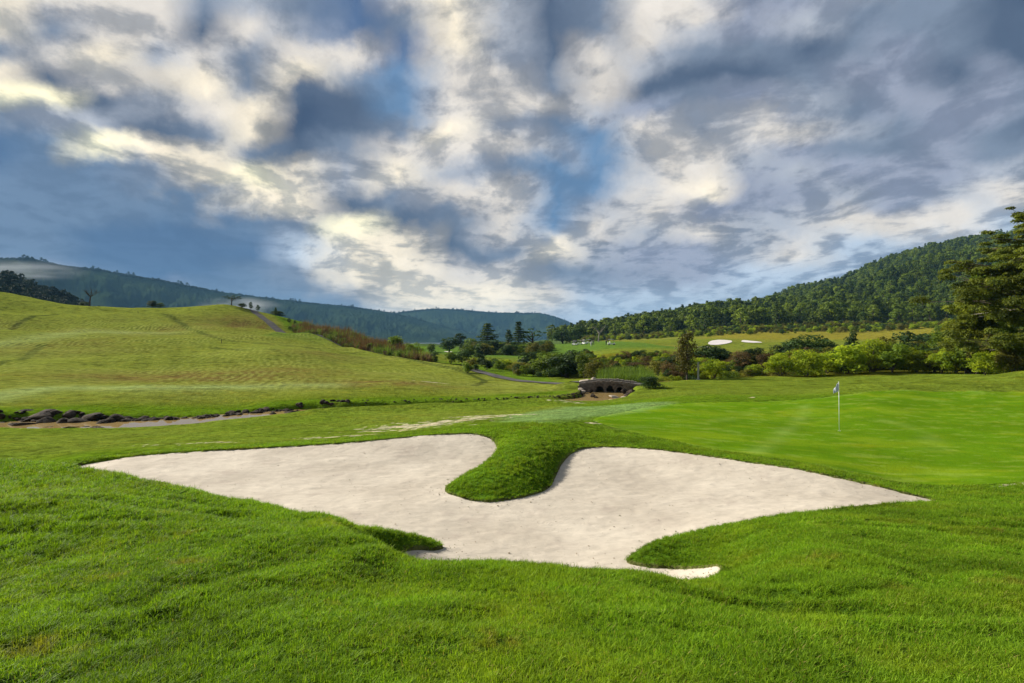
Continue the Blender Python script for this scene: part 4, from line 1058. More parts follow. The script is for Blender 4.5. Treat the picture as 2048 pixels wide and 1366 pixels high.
def skyline(px, lo=90.0, hi=230.0):
    """distance of the hill crest in that direction"""
    Y = np.linspace(lo, hi, 200); z = height((px - 1024.0) / F * Y, Y)
    return float(Y[np.argmax((z - H) / Y)])
HEDGE = 'shrubs of the thicket behind the green'
VALLEY = 'trees in the valley before the lake'
PLANTS = [
 # kind, variant, column, distance, height px, width px, name, label, category, group
 ('round', 0, 898, 225, 27, 30, 'valley_tree', 'dark round tree beside the white bunker of the valley green', 'tree', VALLEY),
 ('round', 1, 922, 260, 29, 22, 'valley_tree', 'dark round-headed tree standing alone on a clear trunk above the valley trees', 'tree', VALLEY),
 ('green', 0, 947, 215, 28, 32, 'valley_tree', 'mid green bushy tree left of the tallest valley pine', 'tree', VALLEY),
 ('pine', 0, 973, 205, 52, 36, 'pine_tree', 'tallest broad dark pine of the valley trees', 'tree', VALLEY),
 ('pine', 1, 1017, 205, 40, 22, 'pine_tree', 'narrow pointed dark pine between two taller valley pines', 'tree', VALLEY),
 ('pine', 2, 1038, 212, 52, 30, 'pine_tree', 'tall dark pine left of the umbrella-shaped tree', 'tree', VALLEY),
 ('umbrella', 0, 1066, 215, 44, 32, 'umbrella_tree', 'dark umbrella-shaped tree right of the tall valley pine', 'tree', VALLEY),
 ('round', 2, 984, 190, 26, 34, 'valley_tree', 'dark bushy tree at the foot of the tallest valley pine', 'tree', VALLEY),
 ('round', 3, 1024, 185, 24, 36, 'valley_tree', 'dark low tree at the foot of the narrow pine', 'tree', VALLEY),
 ('green', 1, 863, 230, 17, 12, 'valley_tree', 'small pale green tree in front of the lake', 'tree', VALLEY),
 ('green', 2, 1085, 200, 16, 40, 'valley_shrub', 'low green shrub right of the umbrella-shaped tree', 'shrub', VALLEY),
 ('round', 1, 1126, 290, 26, 34, 'valley_tree', 'dark tree above the golf carts at the left', 'tree', VALLEY),
 ('round', 0, 1152, 300, 30, 30, 'valley_tree', 'dark tree above the golf carts at the right', 'tree', VALLEY),
 ('dark', 0, 867, 104, 22, 15, 'creek_shrub', 'slim dark shrub nearest the end of the brown reed bank', 'shrub', VALLEY),
 ('green', 3, 901, 104, 23, 26, 'creek_shrub', 'wide green shrub second from the reed bank', 'shrub', VALLEY),
 ('dark', 1, 927, 106, 27, 24, 'creek_shrub', 'dark green shrub third from the reed bank', 'shrub', VALLEY),
 ('lime', 0, 943, 112, 12, 20, 'creek_shrub', 'small lime green bush between two dark creek shrubs', 'shrub', VALLEY),
 ('dark', 2, 958, 115, 20, 26, 'creek_shrub', 'dark spreading shrub below the tallest valley pine', 'shrub', VALLEY),
 ('green', 0, 985, 110, 18, 18, 'creek_shrub', 'small green shrub left of the lime bush above the path', 'shrub', VALLEY),
 ('lime', 1, 1006, 103, 22, 30, 'creek_shrub', 'lime green bush above the cart path', 'shrub', VALLEY),
 ('dark', 3, 1054, 105, 40, 38, 'creek_shrub', 'tall dark round shrub left of the big thicket over the path', 'shrub', VALLEY),
 ('olive', 0, 1046, 92, 22, 46, 'creek_shrub', 'low olive shrub below the tall dark round shrub', 'shrub', VALLEY),
 ('green', 1, 1100, 82, 48, 56, 'creek_shrub', 'big arching green shrub at the left of the thicket over the path', 'shrub', VALLEY),
 ('dark', 0, 1134, 78, 52, 58, 'creek_shrub', 'big dark green shrub in the middle of the thicket over the path', 'shrub', VALLEY),
 ('green', 2, 1168, 74, 50, 34, 'creek_shrub', 'upright green shrub at the right end of the thicket over the path', 'shrub', VALLEY),
 ('olive', 1, 1194, 69, 40, 38, 'creek_shrub', 'yellow-green shrub just behind the stone bridge', 'shrub', VALLEY),
 ('green', 3, 790, 118, 36, 40, 'bank_shrub', 'dark green bush on the brown reed bank, left of two', 'shrub', None),
 ('green', 0, 824, 113, 32, 40, 'bank_shrub', 'dark green bush at the end of the brown reed bank', 'shrub', None),
 # the thicket behind the green
 ('brown', 0, 1268, 78, 24, 26, 'thicket_shrub', 'dry brown bush just left of the reddish bushes behind the reeds', 'shrub', HEDGE),
 ('brown', 1, 1291, 80, 22, 30, 'thicket_shrub', 'reddish brown bush above the tall green reeds', 'shrub', HEDGE),
 ('olive', 2, 1316, 72, 30, 34, 'thicket_shrub', 'olive bush right of the tall green reeds', 'shrub', HEDGE),
 ('brown', 2, 1338, 70, 32, 28, 'thicket_shrub', 'brown bush left of the olive-brown tree', 'shrub', HEDGE),
 ('lime', 2, 1350, 66, 30, 22, 'thicket_shrub', 'yellow-green bush at the foot of the olive-brown tree', 'shrub', HEDGE),
 ('brown_tree', 0, 1374, 63, 98, 50, 'olive_brown_tree', 'tall olive-brown leafy tree left of the concrete post', 'tree', HEDGE),
 ('dark', 1, 1424, 84, 34, 62, 'thicket_shrub', 'dark green shrub behind the concrete post, under the far bunkers', 'shrub', HEDGE),
 ('lime', 3, 1428, 64, 38, 46, 'thicket_shrub', 'lime green bush right of the concrete post', 'shrub', HEDGE),
 ('green', 1, 1458, 66, 36, 36, 'thicket_shrub', 'mid green bush second right of the concrete post', 'shrub', HEDGE),
 ('brown', 3, 1480, 76, 38, 34, 'thicket_shrub', 'dark reddish bush behind the mid green bush', 'shrub', HEDGE),
 ('dark', 2, 1506, 78, 40, 40, 'thicket_shrub', 'dark green bush between two reddish bushes', 'shrub', HEDGE),
 ('brown', 0, 1533, 72, 46, 34, 'thicket_shrub', 'tall reddish brown bush left of the lime bushes', 'shrub', HEDGE),
 ('dark', 3, 1562, 86, 42, 44, 'thicket_shrub', 'dark shrub behind the first lime bush', 'shrub', HEDGE),
 ('lime', 0, 1563, 64, 44, 46, 'thicket_shrub', 'first lime bush right of the tall reddish bush', 'shrub', HEDGE),
 ('dark', 0, 1606, 84, 58, 66, 'thicket_shrub', 'largest dark rounded shrub of the thicket, behind the lime bushes', 'shrub', HEDGE),
 ('lime', 1, 1614, 64, 56, 50, 'thicket_shrub', 'second tall lime bush, below the largest dark shrub', 'shrub', HEDGE),
 ('dark', 1, 1650, 82, 48, 50, 'thicket_shrub', 'dark shrub right of the largest dark shrub', 'shrub', HEDGE),
 ('lime', 2, 1652, 66, 46, 46, 'thicket_shrub', 'lime bush directly above the flag', 'shrub', HEDGE),
 ('lime', 3, 1694, 64, 60, 60, 'thicket_shrub', 'broad bright lime bush right of the flag', 'shrub', HEDGE),
 ('round', 0, 1708, 84, 66, 34, 'thicket_tree', 'small dark tree standing above the broad lime bush', 'tree', HEDGE),
 ('lime', 0, 1742, 65, 66, 60, 'thicket_shrub', 'tallest bright lime bush of the thicket', 'shrub', HEDGE),
 ('olive', 3, 1762, 82, 56, 50, 'thicket_shrub', 'olive shrub behind the tallest lime bush', 'shrub', HEDGE),
 ('green', 2, 1786, 63, 56, 56, 'thicket_shrub', 'rich green bush right of the tallest lime bush', 'shrub', HEDGE),
 ('dark', 2, 1834, 86, 66, 86, 'thicket_shrub', 'wide dark green shrub crowning the thicket', 'shrub', HEDGE),
 ('lime', 1, 1832, 64, 52, 56, 'thicket_shrub', 'yellowish lime bush under the wide dark shrub', 'shrub', HEDGE),
 ('olive', 0, 1868, 63, 44, 54, 'thicket_shrub', 'low olive bush left of the yellow-green tree', 'shrub', HEDGE),
 ('green', 3, 1890, 76, 72, 56, 'thicket_shrub', 'green shrub left behind the yellow-green tree', 'shrub', HEDGE),
 ('lime', 2, 1912, 63, 56, 52, 'thicket_shrub', 'lime bush at the foot of the yellow-green tree', 'shrub', HEDGE),
 ('green', 0, 1950, 58, 70, 70, 'thicket_shrub', 'green bush at the foot of the big tree, on its left', 'shrub', HEDGE),
 ('olive', 1, 2005, 56, 74, 76, 'thicket_shrub', 'olive bush under the big tree', 'shrub', HEDGE),
 ('green', 1, 2056, 57, 90, 80, 'thicket_shrub', 'green bush at the right edge under the big tree', 'shrub', HEDGE),
 ('lime', 3, 1884, 60, 48, 44, 'thicket_shrub', 'bright lime bush in front of the yellow-green tree', 'shrub', HEDGE),
 ('lime', 1, 1972, 54, 52, 56, 'thicket_shrub', 'yellow-green bush in front of the big tree', 'shrub', HEDGE),
 ('olive', 2, 2030, 52, 60, 60, 'thicket_shrub', 'low olive bush at the right edge in front of the big tree', 'shrub', HEDGE),
 # on the crest of the left hill
 ('dark', 3, 305, 186, 16, 18, 'crest_shrub', 'dark bush on the skyline of the left hill, left of two', 'shrub', None),
 ('dark', 0, 320, 190, 11, 14, 'crest_shrub', 'small dark bush on the skyline right beside the larger one', 'shrub', None),
 ('umbrella', 0, 463, 180, 22, 24, 'crest_tree', 'small flat-topped tree on the skyline left of the path', 'tree', None),
 ('dark', 1, 484, 182, 9, 16, 'crest_shrub', 'low dark bush between the flat-topped tree and the path', 'shrub', None),
 ('round', 1, 502, 184, 16, 8, 'sapling', 'sapling on the skyline at the top of the path', 'tree', None),
 ('round', 2, 516, 178, 13, 7, 'sapling', 'sapling just right of the top of the path', 'tree', None),
 ('pine', 3, 551, 165, 18, 11, 'sapling', 'thin dark sapling on the right shoulder of the hill', 'tree', None),
 ('dark', 2, 560, 168, 11, 18, 'crest_shrub', 'low bush beside the thin sapling on the shoulder', 'shrub', None),
 ('round', 3, 579, 160, 10, 7, 'sapling', 'tiny round sapling second past the thin sapling', 'tree', None),
 ('dark', 3, 551, 150, 10, 22, 'crest_shrub', 'dark scrubby bush on the slope right of the path', 'shrub', None),
 ('round', 0, 590, 158, 10, 6, 'sapling', 'tiny round sapling left of the bare bushes', 'tree', None),
 ('dark', 1, 168, 190, 9, 14, 'crest_shrub', 'small dark bush at the foot of the bare tree', 'shrub', None),
 ('pine', 0, 672, 146, 14, 8, 'sapling', 'thin sapling above the middle of the brown reed bank', 'tree', None),
 ('pine', 1, 687, 143, 13, 7, 'sapling', 'thin sapling right of the middle of the reed bank', 'tree', None),
]
for p in PLANTS:
    p = list(p)
    if p[6] in ('crest_shrub', 'crest_tree') or (p[6] == 'sapling' and p[2] < 520):
        p[3] = skyline(p[2]) - 1.0
    plant(*p)
# the dense bush beside the stone bridge
plant('dark', 2, 1299, 49.5, 27, 46, 'bridge_bush', 'dense dark green bush beside the stone bridge', 'shrub', None)

# bare trees
def bare_tree(name, px, Y, h_px, seed, label, spread=0.75, mat=None):
    rg = np.random.default_rng(seed)
    X = (px - 1024) / F * Y
    hgt = h_px / F * Y
    e = tag(obj(name, None, None, (X, Y, hz(X, Y) - 0.05)), label, 'tree')
    g = Geo()
    g.tube([(0, 0, 0), (0.02 * hgt, 0, 0.3 * hgt), (0.06 * hgt, 0, 0.52 * hgt)], [0.045 * hgt, 0.035 * hgt, 0.026 * hgt], 7)
    obj('trunk', g.mesh("trunk", mat or M_BARK), e)
    for i in range(8):
        g = Geo()
        a = i * 0.785 + rg.normal(0, 0.3); up = rg.uniform(0.4, 1.0)
        st = np.array((0.05 * hgt, 0, (0.38 + 0.14 * rg.random()) * hgt))
        d = np.array((math.cos(a) * spread, math.sin(a) * spread, up)); d /= np.linalg.norm(d)
        L = rg.uniform(0.32, 0.5) * hgt
        mid = st + d * L * 0.5 + rg.normal(0, 0.02 * hgt, 3); end = st + d * L
        g.tube([st, mid, end], [0.018 * hgt, 0.012 * hgt, 0.004 * hgt], 5)
        for k in range(4):
            d2 = d + rg.normal(0, 0.5, 3); d2 /= np.linalg.norm(d2)
            s2 = st + d * L * rg.uniform(0.4, 0.95)
            g.tube([s2, s2 + d2 * L * 0.45], [0.007 * hgt, 0.0025 * hgt], 4)
        obj('branch', g.mesh("branch", mat or M_BARK), e)
bare_tree('bare_tree', 179, skyline(179) - 1.0, 40, 3, 'leafless spreading tree alone on the left skyline')
bare_tree('bare_bush', 622, 150, 24, 5, 'leafless bush on the shoulder above the reed bank', 0.5)
bare_tree('bare_bush', 634, 147, 19, 6, 'smaller leafless bush right of the taller one on the shoulder', 0.5)
bare_tree('bare_tree', 1197, 275, 38, 8, 'pale leafless forked tree behind the golf carts', 0.9, M_BARK_PALE)

# the big tree and the yellow-green tree at the right edge
def big_tree(name, X, Y, hgt, wid, seed, mat, nlimb, per, leaf, label, plates=True, low=0.15, lumps_extra=10):
    rg = np.random.default_rng(seed)
    e = tag(obj(name, None, None, (X, Y, hz(X, Y) - 0.1)), label, 'tree')
    g = Geo()
    g.tube([(0, 0, 0), (0.1, 0, hgt * 0.25), (-0.15, 0.1, hgt * 0.55), (0.1, 0, hgt * 0.97)], [0.30, 0.24, 0.15, 0.03], 9)
    obj('trunk', g.mesh("trunk", M_BARK), e)
    allv = []; 
    for i in range(nlimb):
        t_ = low + (0.97 - low) * (i + 0.5) / nlimb
        a = i * 2.39996 + rg.normal(0, 0.25)
        L = wid * 0.5 * (1.04 - 0.58 * t_ ** 2.4) * rg.uniform(0.35, 1.12)
        st = np.array((0, 0, hgt * t_ * 0.93)); d = np.array((math.cos(a), math.sin(a), rg.uniform(-0.15, 0.45) + 0.25 * t_)); d /= np.linalg.norm(d)
        end = st + d * L; mid = st + d * L * 0.5 + np.array((0, 0, 0.04 * L))
        g = Geo(); g.tube([st, mid, end], [0.10, 0.06, 0.02], 6)
        lumps = []
        nsub = 5 + int(L)
        for k in range(nsub):
            s = 0.30 + 0.7 * (k + rg.random()) / nsub
            q = st + d * L * s + np.array((-d[1], d[0], 0)) * rg.normal(0, 0.28) * L * s + np.array((0, 0, rg.normal(0.05, 0.30)))
            g.tube([st + d * L * s * 0.8, q], [0.03, 0.008], 4, cap=False)
            rr = rg.uniform(0.5, 0.95) * (0.8 if t_ > 0.7 else 1.1)
            lumps.append((q, (rr, rr, rr * (0.42 if plates and t_ > 0.55 else 0.68))))
        v, f = lump_leaves(lumps, per, leaf, rg, 0.42, 0.1, 0.25)
        br = obj('branch', g.mesh("branch", M_BARK if i % 3 else M_BARK_PALE), e)
        obj('foliage', new_mesh("foliage", v, f, [mat]), br)
    return e
bx_, by_ = XY(2135, 50)
big_tree('big_tree', bx_, by_, 15.6, 17.5, 21, M_LEAF['big'], 84, 560, 0.12, 'tall spreading tree with layered branches at the right edge', True, 0.10)
bx_, by_ = XY(1936, 60)
big_tree('yellow_green_tree', bx_, by_, 7.8, 6.2, 22, M_LEAF['yellow'], 30, 420, 0.12, 'smaller yellow-green tree left of the tall spreading tree', False, 0.06)
bx_, by_ = XY(1990, 63)
big_tree('mid_tree', bx_, by_, 12.0, 8.5, 23, M_LEAF['green'], 40, 420, 0.12, 'mid-height green tree between the yellow-green tree and the tall one', False, 0.06)

# ------------------------------------------------------------------ forest on the slopes
def forest_points(px0, px1, rfun, rmax, spacing, seed):
    rg = np.random.default_rng(seed)
    out_ = []
    t0, t1 = math.atan((px0 - 1024) / F), math.atan((px1 - 1024) / F)
    n = int((t1 - t0) * 0.5 * (rmax ** 2 - 250 ** 2) / spacing ** 2)
    a = rg.uniform(t0, t1, n); rr = np.sqrt(rg.uniform(250 ** 2, rmax ** 2, n))
    base = rfun(np.tan(a) * F + 1024)
    k = rr > base + rg.normal(0, 8, n)
    return a[k], rr[k], (rr - base)[k]
fe = lambda p: np.interp(p, [1100, 1180, 1300, 1450, 1600, 1700, 1850, 2048, 2400], [430, 400, 372, 355, 372, 372, 372, 385, 400])
a1, r1, d1 = forest_points(1105, 3600, fe, 1180, 7.2, 5)
fl = lambda p: np.interp(p, [-400, 0, 120, 200, 300], [330, 340, 380, 420, 470])
a2, r2, d2 = forest_points(-300, 222, fl, 640, 7.0, 6)
FA = np.concatenate([a1, a2]); FR = np.concatenate([r1, r2]); FS = np.concatenate([np.zeros(len(a1)), np.ones(len(a2))])
FX = FR * np.sin(FA); FY = FR * np.cos(FA); FZ = height(FX, FY) - 0.3
rgf = np.random.default_rng(9)
FH = rgf.uniform(6.5, 13.5, len(FX)) * (0.85 + 0.3 * (fbm(FX * 0.03, FY * 0.03, 2) + 0.5)); FH = FH * np.where(FS == 1, 0.95 * (1 - 0.5 * sstep(np.tan(FA) * F + 1024, 90, 222)), 1.0)
kindf = (rgf.random(len(FX)) < 0.30).astype(int)      # 1 pine, 0 broadleaf
vari = rgf.integers(0, 4, len(FX)); rotz = rgf.random(len(FX)) * 6.283
# nearest of those along the forest front: trees of their own
inframe = (np.abs(np.tan(FA)) < 0.9) & (FS == 0)
order = np.argsort(np.where(inframe, d1.mean() * 0 + FR - fe(np.tan(FA) * F + 1024), 1e9))
own = np.zeros(len(FX), bool); own[order[:280]] = True
for i in np.nonzero(own)[0]:
    key = 'forest_pine' if kindf[i] else 'forest_broad'
    st, crn = PROTO[key][vari[i]]
    wdt = FH[i] * (1.0 if kindf[i] else 1.15)
    e = obj('hillside_pine' if kindf[i] else 'hillside_tree', None, None, (FX[i], FY[i], FZ[i]), (0, 0, rotz[i]), (wdt, wdt, FH[i]))
    obj('trunk', st, e); obj('crown', crn, e)
    tag(e, 'dark pine in the front rows of the wooded hillside at right' if kindf[i] else 'leafy tree in the front rows of the wooded hillside at right', 'tree', 'front trees of the wooded hillside')

def instancer(name, pts, rots, scls, idx, protos, label, cat, mats=None):
    """one object of uncountable growth: its own points carry copies of a few hand-made pieces"""
    pc = bpy.data.collections.new(name + "_pieces")
    for i, me_ in enumerate(protos):
        pc.objects.link(bpy.data.objects.new("%s_piece_%02d" % (name, i), me_))
    me_ = new_mesh(name, pts, [], [], False, {'rot': ('FLOAT_VECTOR', rots.astype(np.float32)), 'scl': ('FLOAT_VECTOR', scls.astype(np.float32)), 'idx': ('INT', idx.astype(np.int32))})
    o = obj(name, me_)
    ng = bpy.data.node_groups.new(name, 'GeometryNodeTree')
    ng.interface.new_socket('Geometry', in_out='INPUT', socket_type='NodeSocketGeometry')
    ng.interface.new_socket('Geometry', in_out='OUTPUT', socket_type='NodeSocketGeometry')
    gi = ng.nodes.new('NodeGroupInput'); go = ng.nodes.new('NodeGroupOutput')
    ip = ng.nodes.new('GeometryNodeInstanceOnPoints'); ci = ng.nodes.new('GeometryNodeCollectionInfo')
    ci.inputs['Collection'].default_value = pc
    ci.inputs['Separate Children'].default_value = True
    ci.inputs['Reset Children'].default_value = True
    def na(nm, typ):
        n = ng.nodes.new('GeometryNodeInputNamedAttribute'); n.data_type = typ; n.inputs['Name'].default_value = nm
        return n.outputs['Attribute']
    ng.links.new(gi.outputs[0], ip.inputs['Points'])
    ng.links.new(ci.outputs[0], ip.inputs['Instance'])
    ip.inputs['Pick Instance'].default_value = True
    ng.links.new(na('idx', 'INT'), ip.inputs['Instance Index'])
    er = ng.nodes.new('FunctionNodeEulerToRotation'); ng.links.new(na('rot', 'FLOAT_VECTOR'), er.inputs[0])
    ng.links.new(er.outputs[0], ip.inputs['Rotation'])
    ng.links.new(na('scl', 'FLOAT_VECTOR'), ip.inputs['Scale'])
    ng.links.new(ip.outputs[0], go.inputs[0])
    md = o.modifiers.new("growth", 'NODES'); md.node_group = ng
    return tag(o, label, cat, None, 'stuff')
def joined(trunk, crown, name):
    g1 = np.array([v.co[:] for v in trunk.vertices]); f1 = [tuple(p.vertices) for p in trunk.polygons]
    n1_ = len(g1)
    g2 = np.empty(len(crown.vertices) * 3); crown.vertices.foreach_get('co', g2); g2 = g2.reshape(-1, 3)
    f2 = [tuple(a + n1_ for a in p.vertices) for p in crown.polygons]
    me_ = new_mesh(name, np.concatenate([g1, g2]), f1 + f2, [trunk.materials[0], crown.materials[0]])
    me_.polygons.foreach_set('material_index', np.array([0] * len(f1) + [1] * len(f2), dtype=np.int32))
    return me_
FP = [joined(*PROTO['forest_broad'][i], "broad") for i in range(4)] + [joined(*PROTO['forest_pine'][i], "pine") for i in range(4)]
FM = [joined(*PROTO['misty_tree'][i % 4], "broad") for i in range(8)]
for nm, sel, lb in (("hillside_forest", (~own) & (FS == 0), 'dense forest covering the hillside at right, behind its front trees'), ("misty_forest", FS == 1, 'dark misty wood behind the left hill')):
    h_ = FH[sel]; wd = h_ * np.where(kindf[sel] == 1, 1.0, 1.15)
    instancer(nm, np.stack([FX[sel], FY[sel], FZ[sel]], 1), np.stack([h_ * 0, h_ * 0, rotz[sel]], 1), np.stack([wd, wd, h_], 1), kindf[sel] * 4 + vari[sel], FP if nm == 'hillside_forest' else FM, lb, 'forest')
# scrub between the far fairways and the forest
rgs = np.random.default_rng(15)
n = 1500
a = rgs.uniform(math.atan((1130 - 1024) / F), math.atan((2300 - 1024) / F), n)
rr = fe(np.tan(a) * F + 1024) - np.abs(rgs.normal(0, 28, n)) + 6
sx_, sy_ = rr * np.sin(a), rr * np.cos(a)
hh = rgs.uniform(1.0, 3.6, n)
SP = [joined(*PROTO[k][i], "scrub") for k in ('green', 'olive', 'lime', 'dark') for i in range(2)]
instancer("scrub", np.stack([sx_, sy_, height(sx_, sy_) - 0.05], 1), np.stack([hh * 0, hh * 0, rgs.random(n) * 6.28], 1), np.stack([hh * 1.2, hh * 1.2, hh], 1), rgs.choice([0, 1, 2, 3, 2, 3, 4, 5, 6], n), SP, 'low mixed scrub along the foot of the wooded hillside', 'scrub')
# undergrowth filling the thickets
n = 1500
pxr = rgs.uniform(1200, 2800, n); Yr = rgs.uniform(68, 92, n) + 6 * (pxr < 1330)
sx_ = (pxr - 1024) / F * Yr; sy_ = Yr
hh = rgs.uniform(0.6, 1.9, n) * np.interp(pxr, [1200, 1500, 1600, 2000], [0.7, 1.0, 1.6, 2.2])
UP = SP + [joined(*PROTO['brown'][i], "scrub") for i in range(2)]
instancer("undergrowth", np.stack([sx_, sy_, height(sx_, sy_) - 0.05], 1), np.stack([hh * 0, hh * 0, rgs.random(n) * 6.28], 1), np.stack([hh * 1.4, hh * 1.4, hh], 1), rgs.choice([0, 1, 2, 3, 4, 5, 6, 7, 8, 9], n), UP, 'tangled undergrowth below and behind the thicket shrubs', 'undergrowth')

n = 420
pxr = rgs.uniform(925, 1182, n); Yr = np.where((rgs.random(n) < 0.45) | (pxr > 1100), rgs.uniform(80, 112, n), rgs.uniform(170, 235, n))
k_ = (Yr > 150) | (pxr > 1030) | (rgs.random(n) < 0.2)
pxr, Yr = pxr[k_], Yr[k_]; n = len(pxr); sx_ = (pxr - 1024) / F * Yr; sy_ = Yr
hh = np.where(Yr > 150, rgs.uniform(1.5, 4.5, n), rgs.uniform(0.7, 2.0, n))
instancer("valley_undergrowth", np.stack([sx_, sy_, height(sx_, sy_) - 0.05], 1), np.stack([hh * 0, hh * 0, rgs.random(n) * 6.28], 1), np.stack([hh * 1.3, hh * 1.3, hh], 1), rgs.choice([0, 1, 2, 3, 6, 7, 6, 7], n), UP, 'tangled undergrowth between the valley trees', 'undergrowth')

# ------------------------------------------------------------------ stones
def stone_mesh(seed, mat, flat=0.7, sub=3):
    rg = np.random.default_rng(seed)
    import bmesh
    bm = bmesh.new(); bmesh.ops.create_icosphere(bm, subdivisions=sub, radius=0.5)
    v = np.array([p.co[:] for p in bm.verts]); f = [tuple(q.index for q in p.verts) for p in bm.faces]; bm.free()
    for _ in range(11):        # cut planes give the broken faces
        d = rg.normal(0, 1, 3); d /= np.linalg.norm(d); off = rg.uniform(0.28, 0.44)
        k = v @ d - off
        v = v - np.where(k > 0, k, 0)[:, None] * d * 0.9
    v = v * (1 + 0.10 * fbm(v[:, 0] * 4 + seed, v[:, 1] * 4 + v[:, 2] * 3, 3))[:, None]
    v[:, 2] *= flat
    me_ = new_mesh("boulder", v, f, [mat], True)
    me_.set_sharp_from_angle(angle=math.radians(38)) if hasattr(me_, 'set_sharp_from_angle') else None
    return me_
STONES = [stone_mesh(200 + i, M_ROCK, 0.62 + 0.05 * (i % 4)) for i in range(6)]
PALE = [stone_mesh(220 + i, M_STONE_PALE, 0.6) for i in range(3)]
def boulder(px, py, Y, w_px, h_px, k, label, group='boulders along the creek', mesh=None, deep=0.36, name='boulder'):
    X = (px - 1024) / F * Y
    zc = H - (py - HZ) / F * Y          # row of its foot
    wd = w_px / F * Y; ht = h_px / F * Y
    o = obj(name, mesh or STONES[k % 6], None, (X, Y, zc + ht * (0.5 - deep)), (0.22 * math.sin(k * 2.1), 0.2 * math.cos(k * 3.7), (k * 1.3) % 6.28), (wd * 1.18, wd * 1.0, ht * 1.75))
    return tag(o, label, 'boulder', group)
BOULDERS = [  # column, row of foot, distance, width, height
 (10, 832, 36.0, 46, 24, 'flat pale-topped boulder at the left frame edge, upper row'), (45, 836, 35.8, 60, 22, 'long low dark boulder in the upper row near the left edge'),
 (88, 834, 35.7, 60, 20, 'broad flat slab in the middle of the upper boulder row'), (146, 832, 35.8, 34, 18, 'pale angular block in the upper boulder row'),
 (188, 836, 35.6, 50, 18, 'wide slab right of the pale block in the upper row'), (240, 842, 35.3, 36, 22, 'dark rounded boulder at the right of the upper row'),
 (4, 853, 34.3, 30, 16, 'small dark boulder at the left frame edge, lower row'), (46, 856, 33.9, 66, 22, 'largest long rounded boulder of the lower row at left'),
 (95, 849, 34.6, 36, 22, 'dark boulder above and right of the largest one'), (126, 850, 34.5, 34, 20, 'dark boulder in the centre of the pile'),
 (160, 848, 34.7, 40, 20, 'jagged dark boulder right of the pile centre'), (206, 852, 34.5, 48, 24, 'pale-streaked boulder above the water edge'),
 (90, 859, 32.9, 40, 12, 'low flat rock at the near side of the lower row'), (142, 861, 32.6, 42, 14, 'flat dark rock at the near water edge'),
 (200, 863, 32.2, 44, 15, 'speckled round boulder where the open water begins'), (172, 860, 32.7, 26, 11, 'small rock between the flat dark rock and the speckled boulder'),
 (262, 850, 35.4, 64, 10, 'flat slab lying at the water line right of the pile'), (282, 842, 36.0, 30, 14, 'low dark boulder on the far water edge'),
 (312, 844, 36.4, 26, 12, 'small rounded rock on the far water edge, left of a wider one'), (338, 842, 36.8, 32, 12, 'wider low rock on the far water edge'),
 (440, 830, 39.0, 40, 5, 'thin flat stone edging the far side of the pool'), (478, 826, 39.6, 24, 5, 'short flat stone edging the far side of the pool'),
 (514, 826, 39.6, 20, 14, 'upright pale rock at the left of the second pile'), (534, 824, 40.0, 22, 17, 'tallest rock of the second pile'),
 (555, 828, 39.6, 24, 12, 'rock in the middle of the second pile'), (573, 825, 40.0, 18, 14, 'pale-topped rock at the back of the second pile'),
 (544, 832, 38.3, 20, 11, 'rounded rock at the front of the second pile'), (580, 829, 39.2, 40, 11, 'long dark rock at the right of the second pile'),
 (604, 829, 39.6, 26, 11, 'squared block right of the long dark rock'), (622, 829, 39.8, 20, 7, 'low rock at the right end of the second pile'),
 (502, 844, 35.0, 24, 7, 'flat dark rock on the near side of the pool'),
]
for k, bdef in enumerate(BOULDERS):
    boulder(bdef[0], bdef[1], bdef[2], bdef[3] * 0.9, bdef[4] * 0.95, k, bdef[5])
# rocks about the bridge
for k, (px, py, Y, wpx, hpx, lab, pale) in enumerate([
 (1172, 764, 58.0, 26, 9, 'flat pale rock above the left end of the bridge', 1), (1188, 763, 58.4, 13, 13, 'pointed pale rock above the left end of the bridge', 1),
 (1163, 780, 53.6, 13, 7, 'pale slab at the left foot of the bridge, upper', 1), (1164, 784, 52.6, 16, 6, 'pale slab at the left foot of the bridge, lower', 1),
 (1181, 783, 53.0, 12, 8, 'dark rock under the left end of the bridge', 0), (1249, 784, 51.2, 16, 10, 'brown rock at the right foot of the bridge', 0),
 (1262, 786, 50.6, 18, 11, 'larger brown rock at the right foot of the bridge', 0), (1273, 789, 49.9, 14, 9, 'rock between the bridge and the dense bush', 0),
 (1254, 791, 49.6, 14, 7, 'low rock at the near water edge by the bridge', 0), (1316, 787, 49.0, 9, 6, 'small pale rock right of the dense bush', 1),
 (1325, 785, 49.3, 12, 7, 'dark rock right of the dense bush', 0), (1186, 793, 49.6, 10, 8, 'dark rock on the left bank below the bridge', 0), (1192, 796, 48.8, 9, 5, 'small rock on the left bank below the bridge', 0),
 (1228, 795, 49.0, 24, 6, 'flat white slab in the water in front of the bridge', 2), (1246, 795, 48.9, 12, 4, 'small pale stone right of the flat white slab', 1)]):
    boulder(px, py, Y, wpx, hpx, k + 3, lab, 'rocks around the stone bridge', None if pale == 0 else PALE[k % 3])

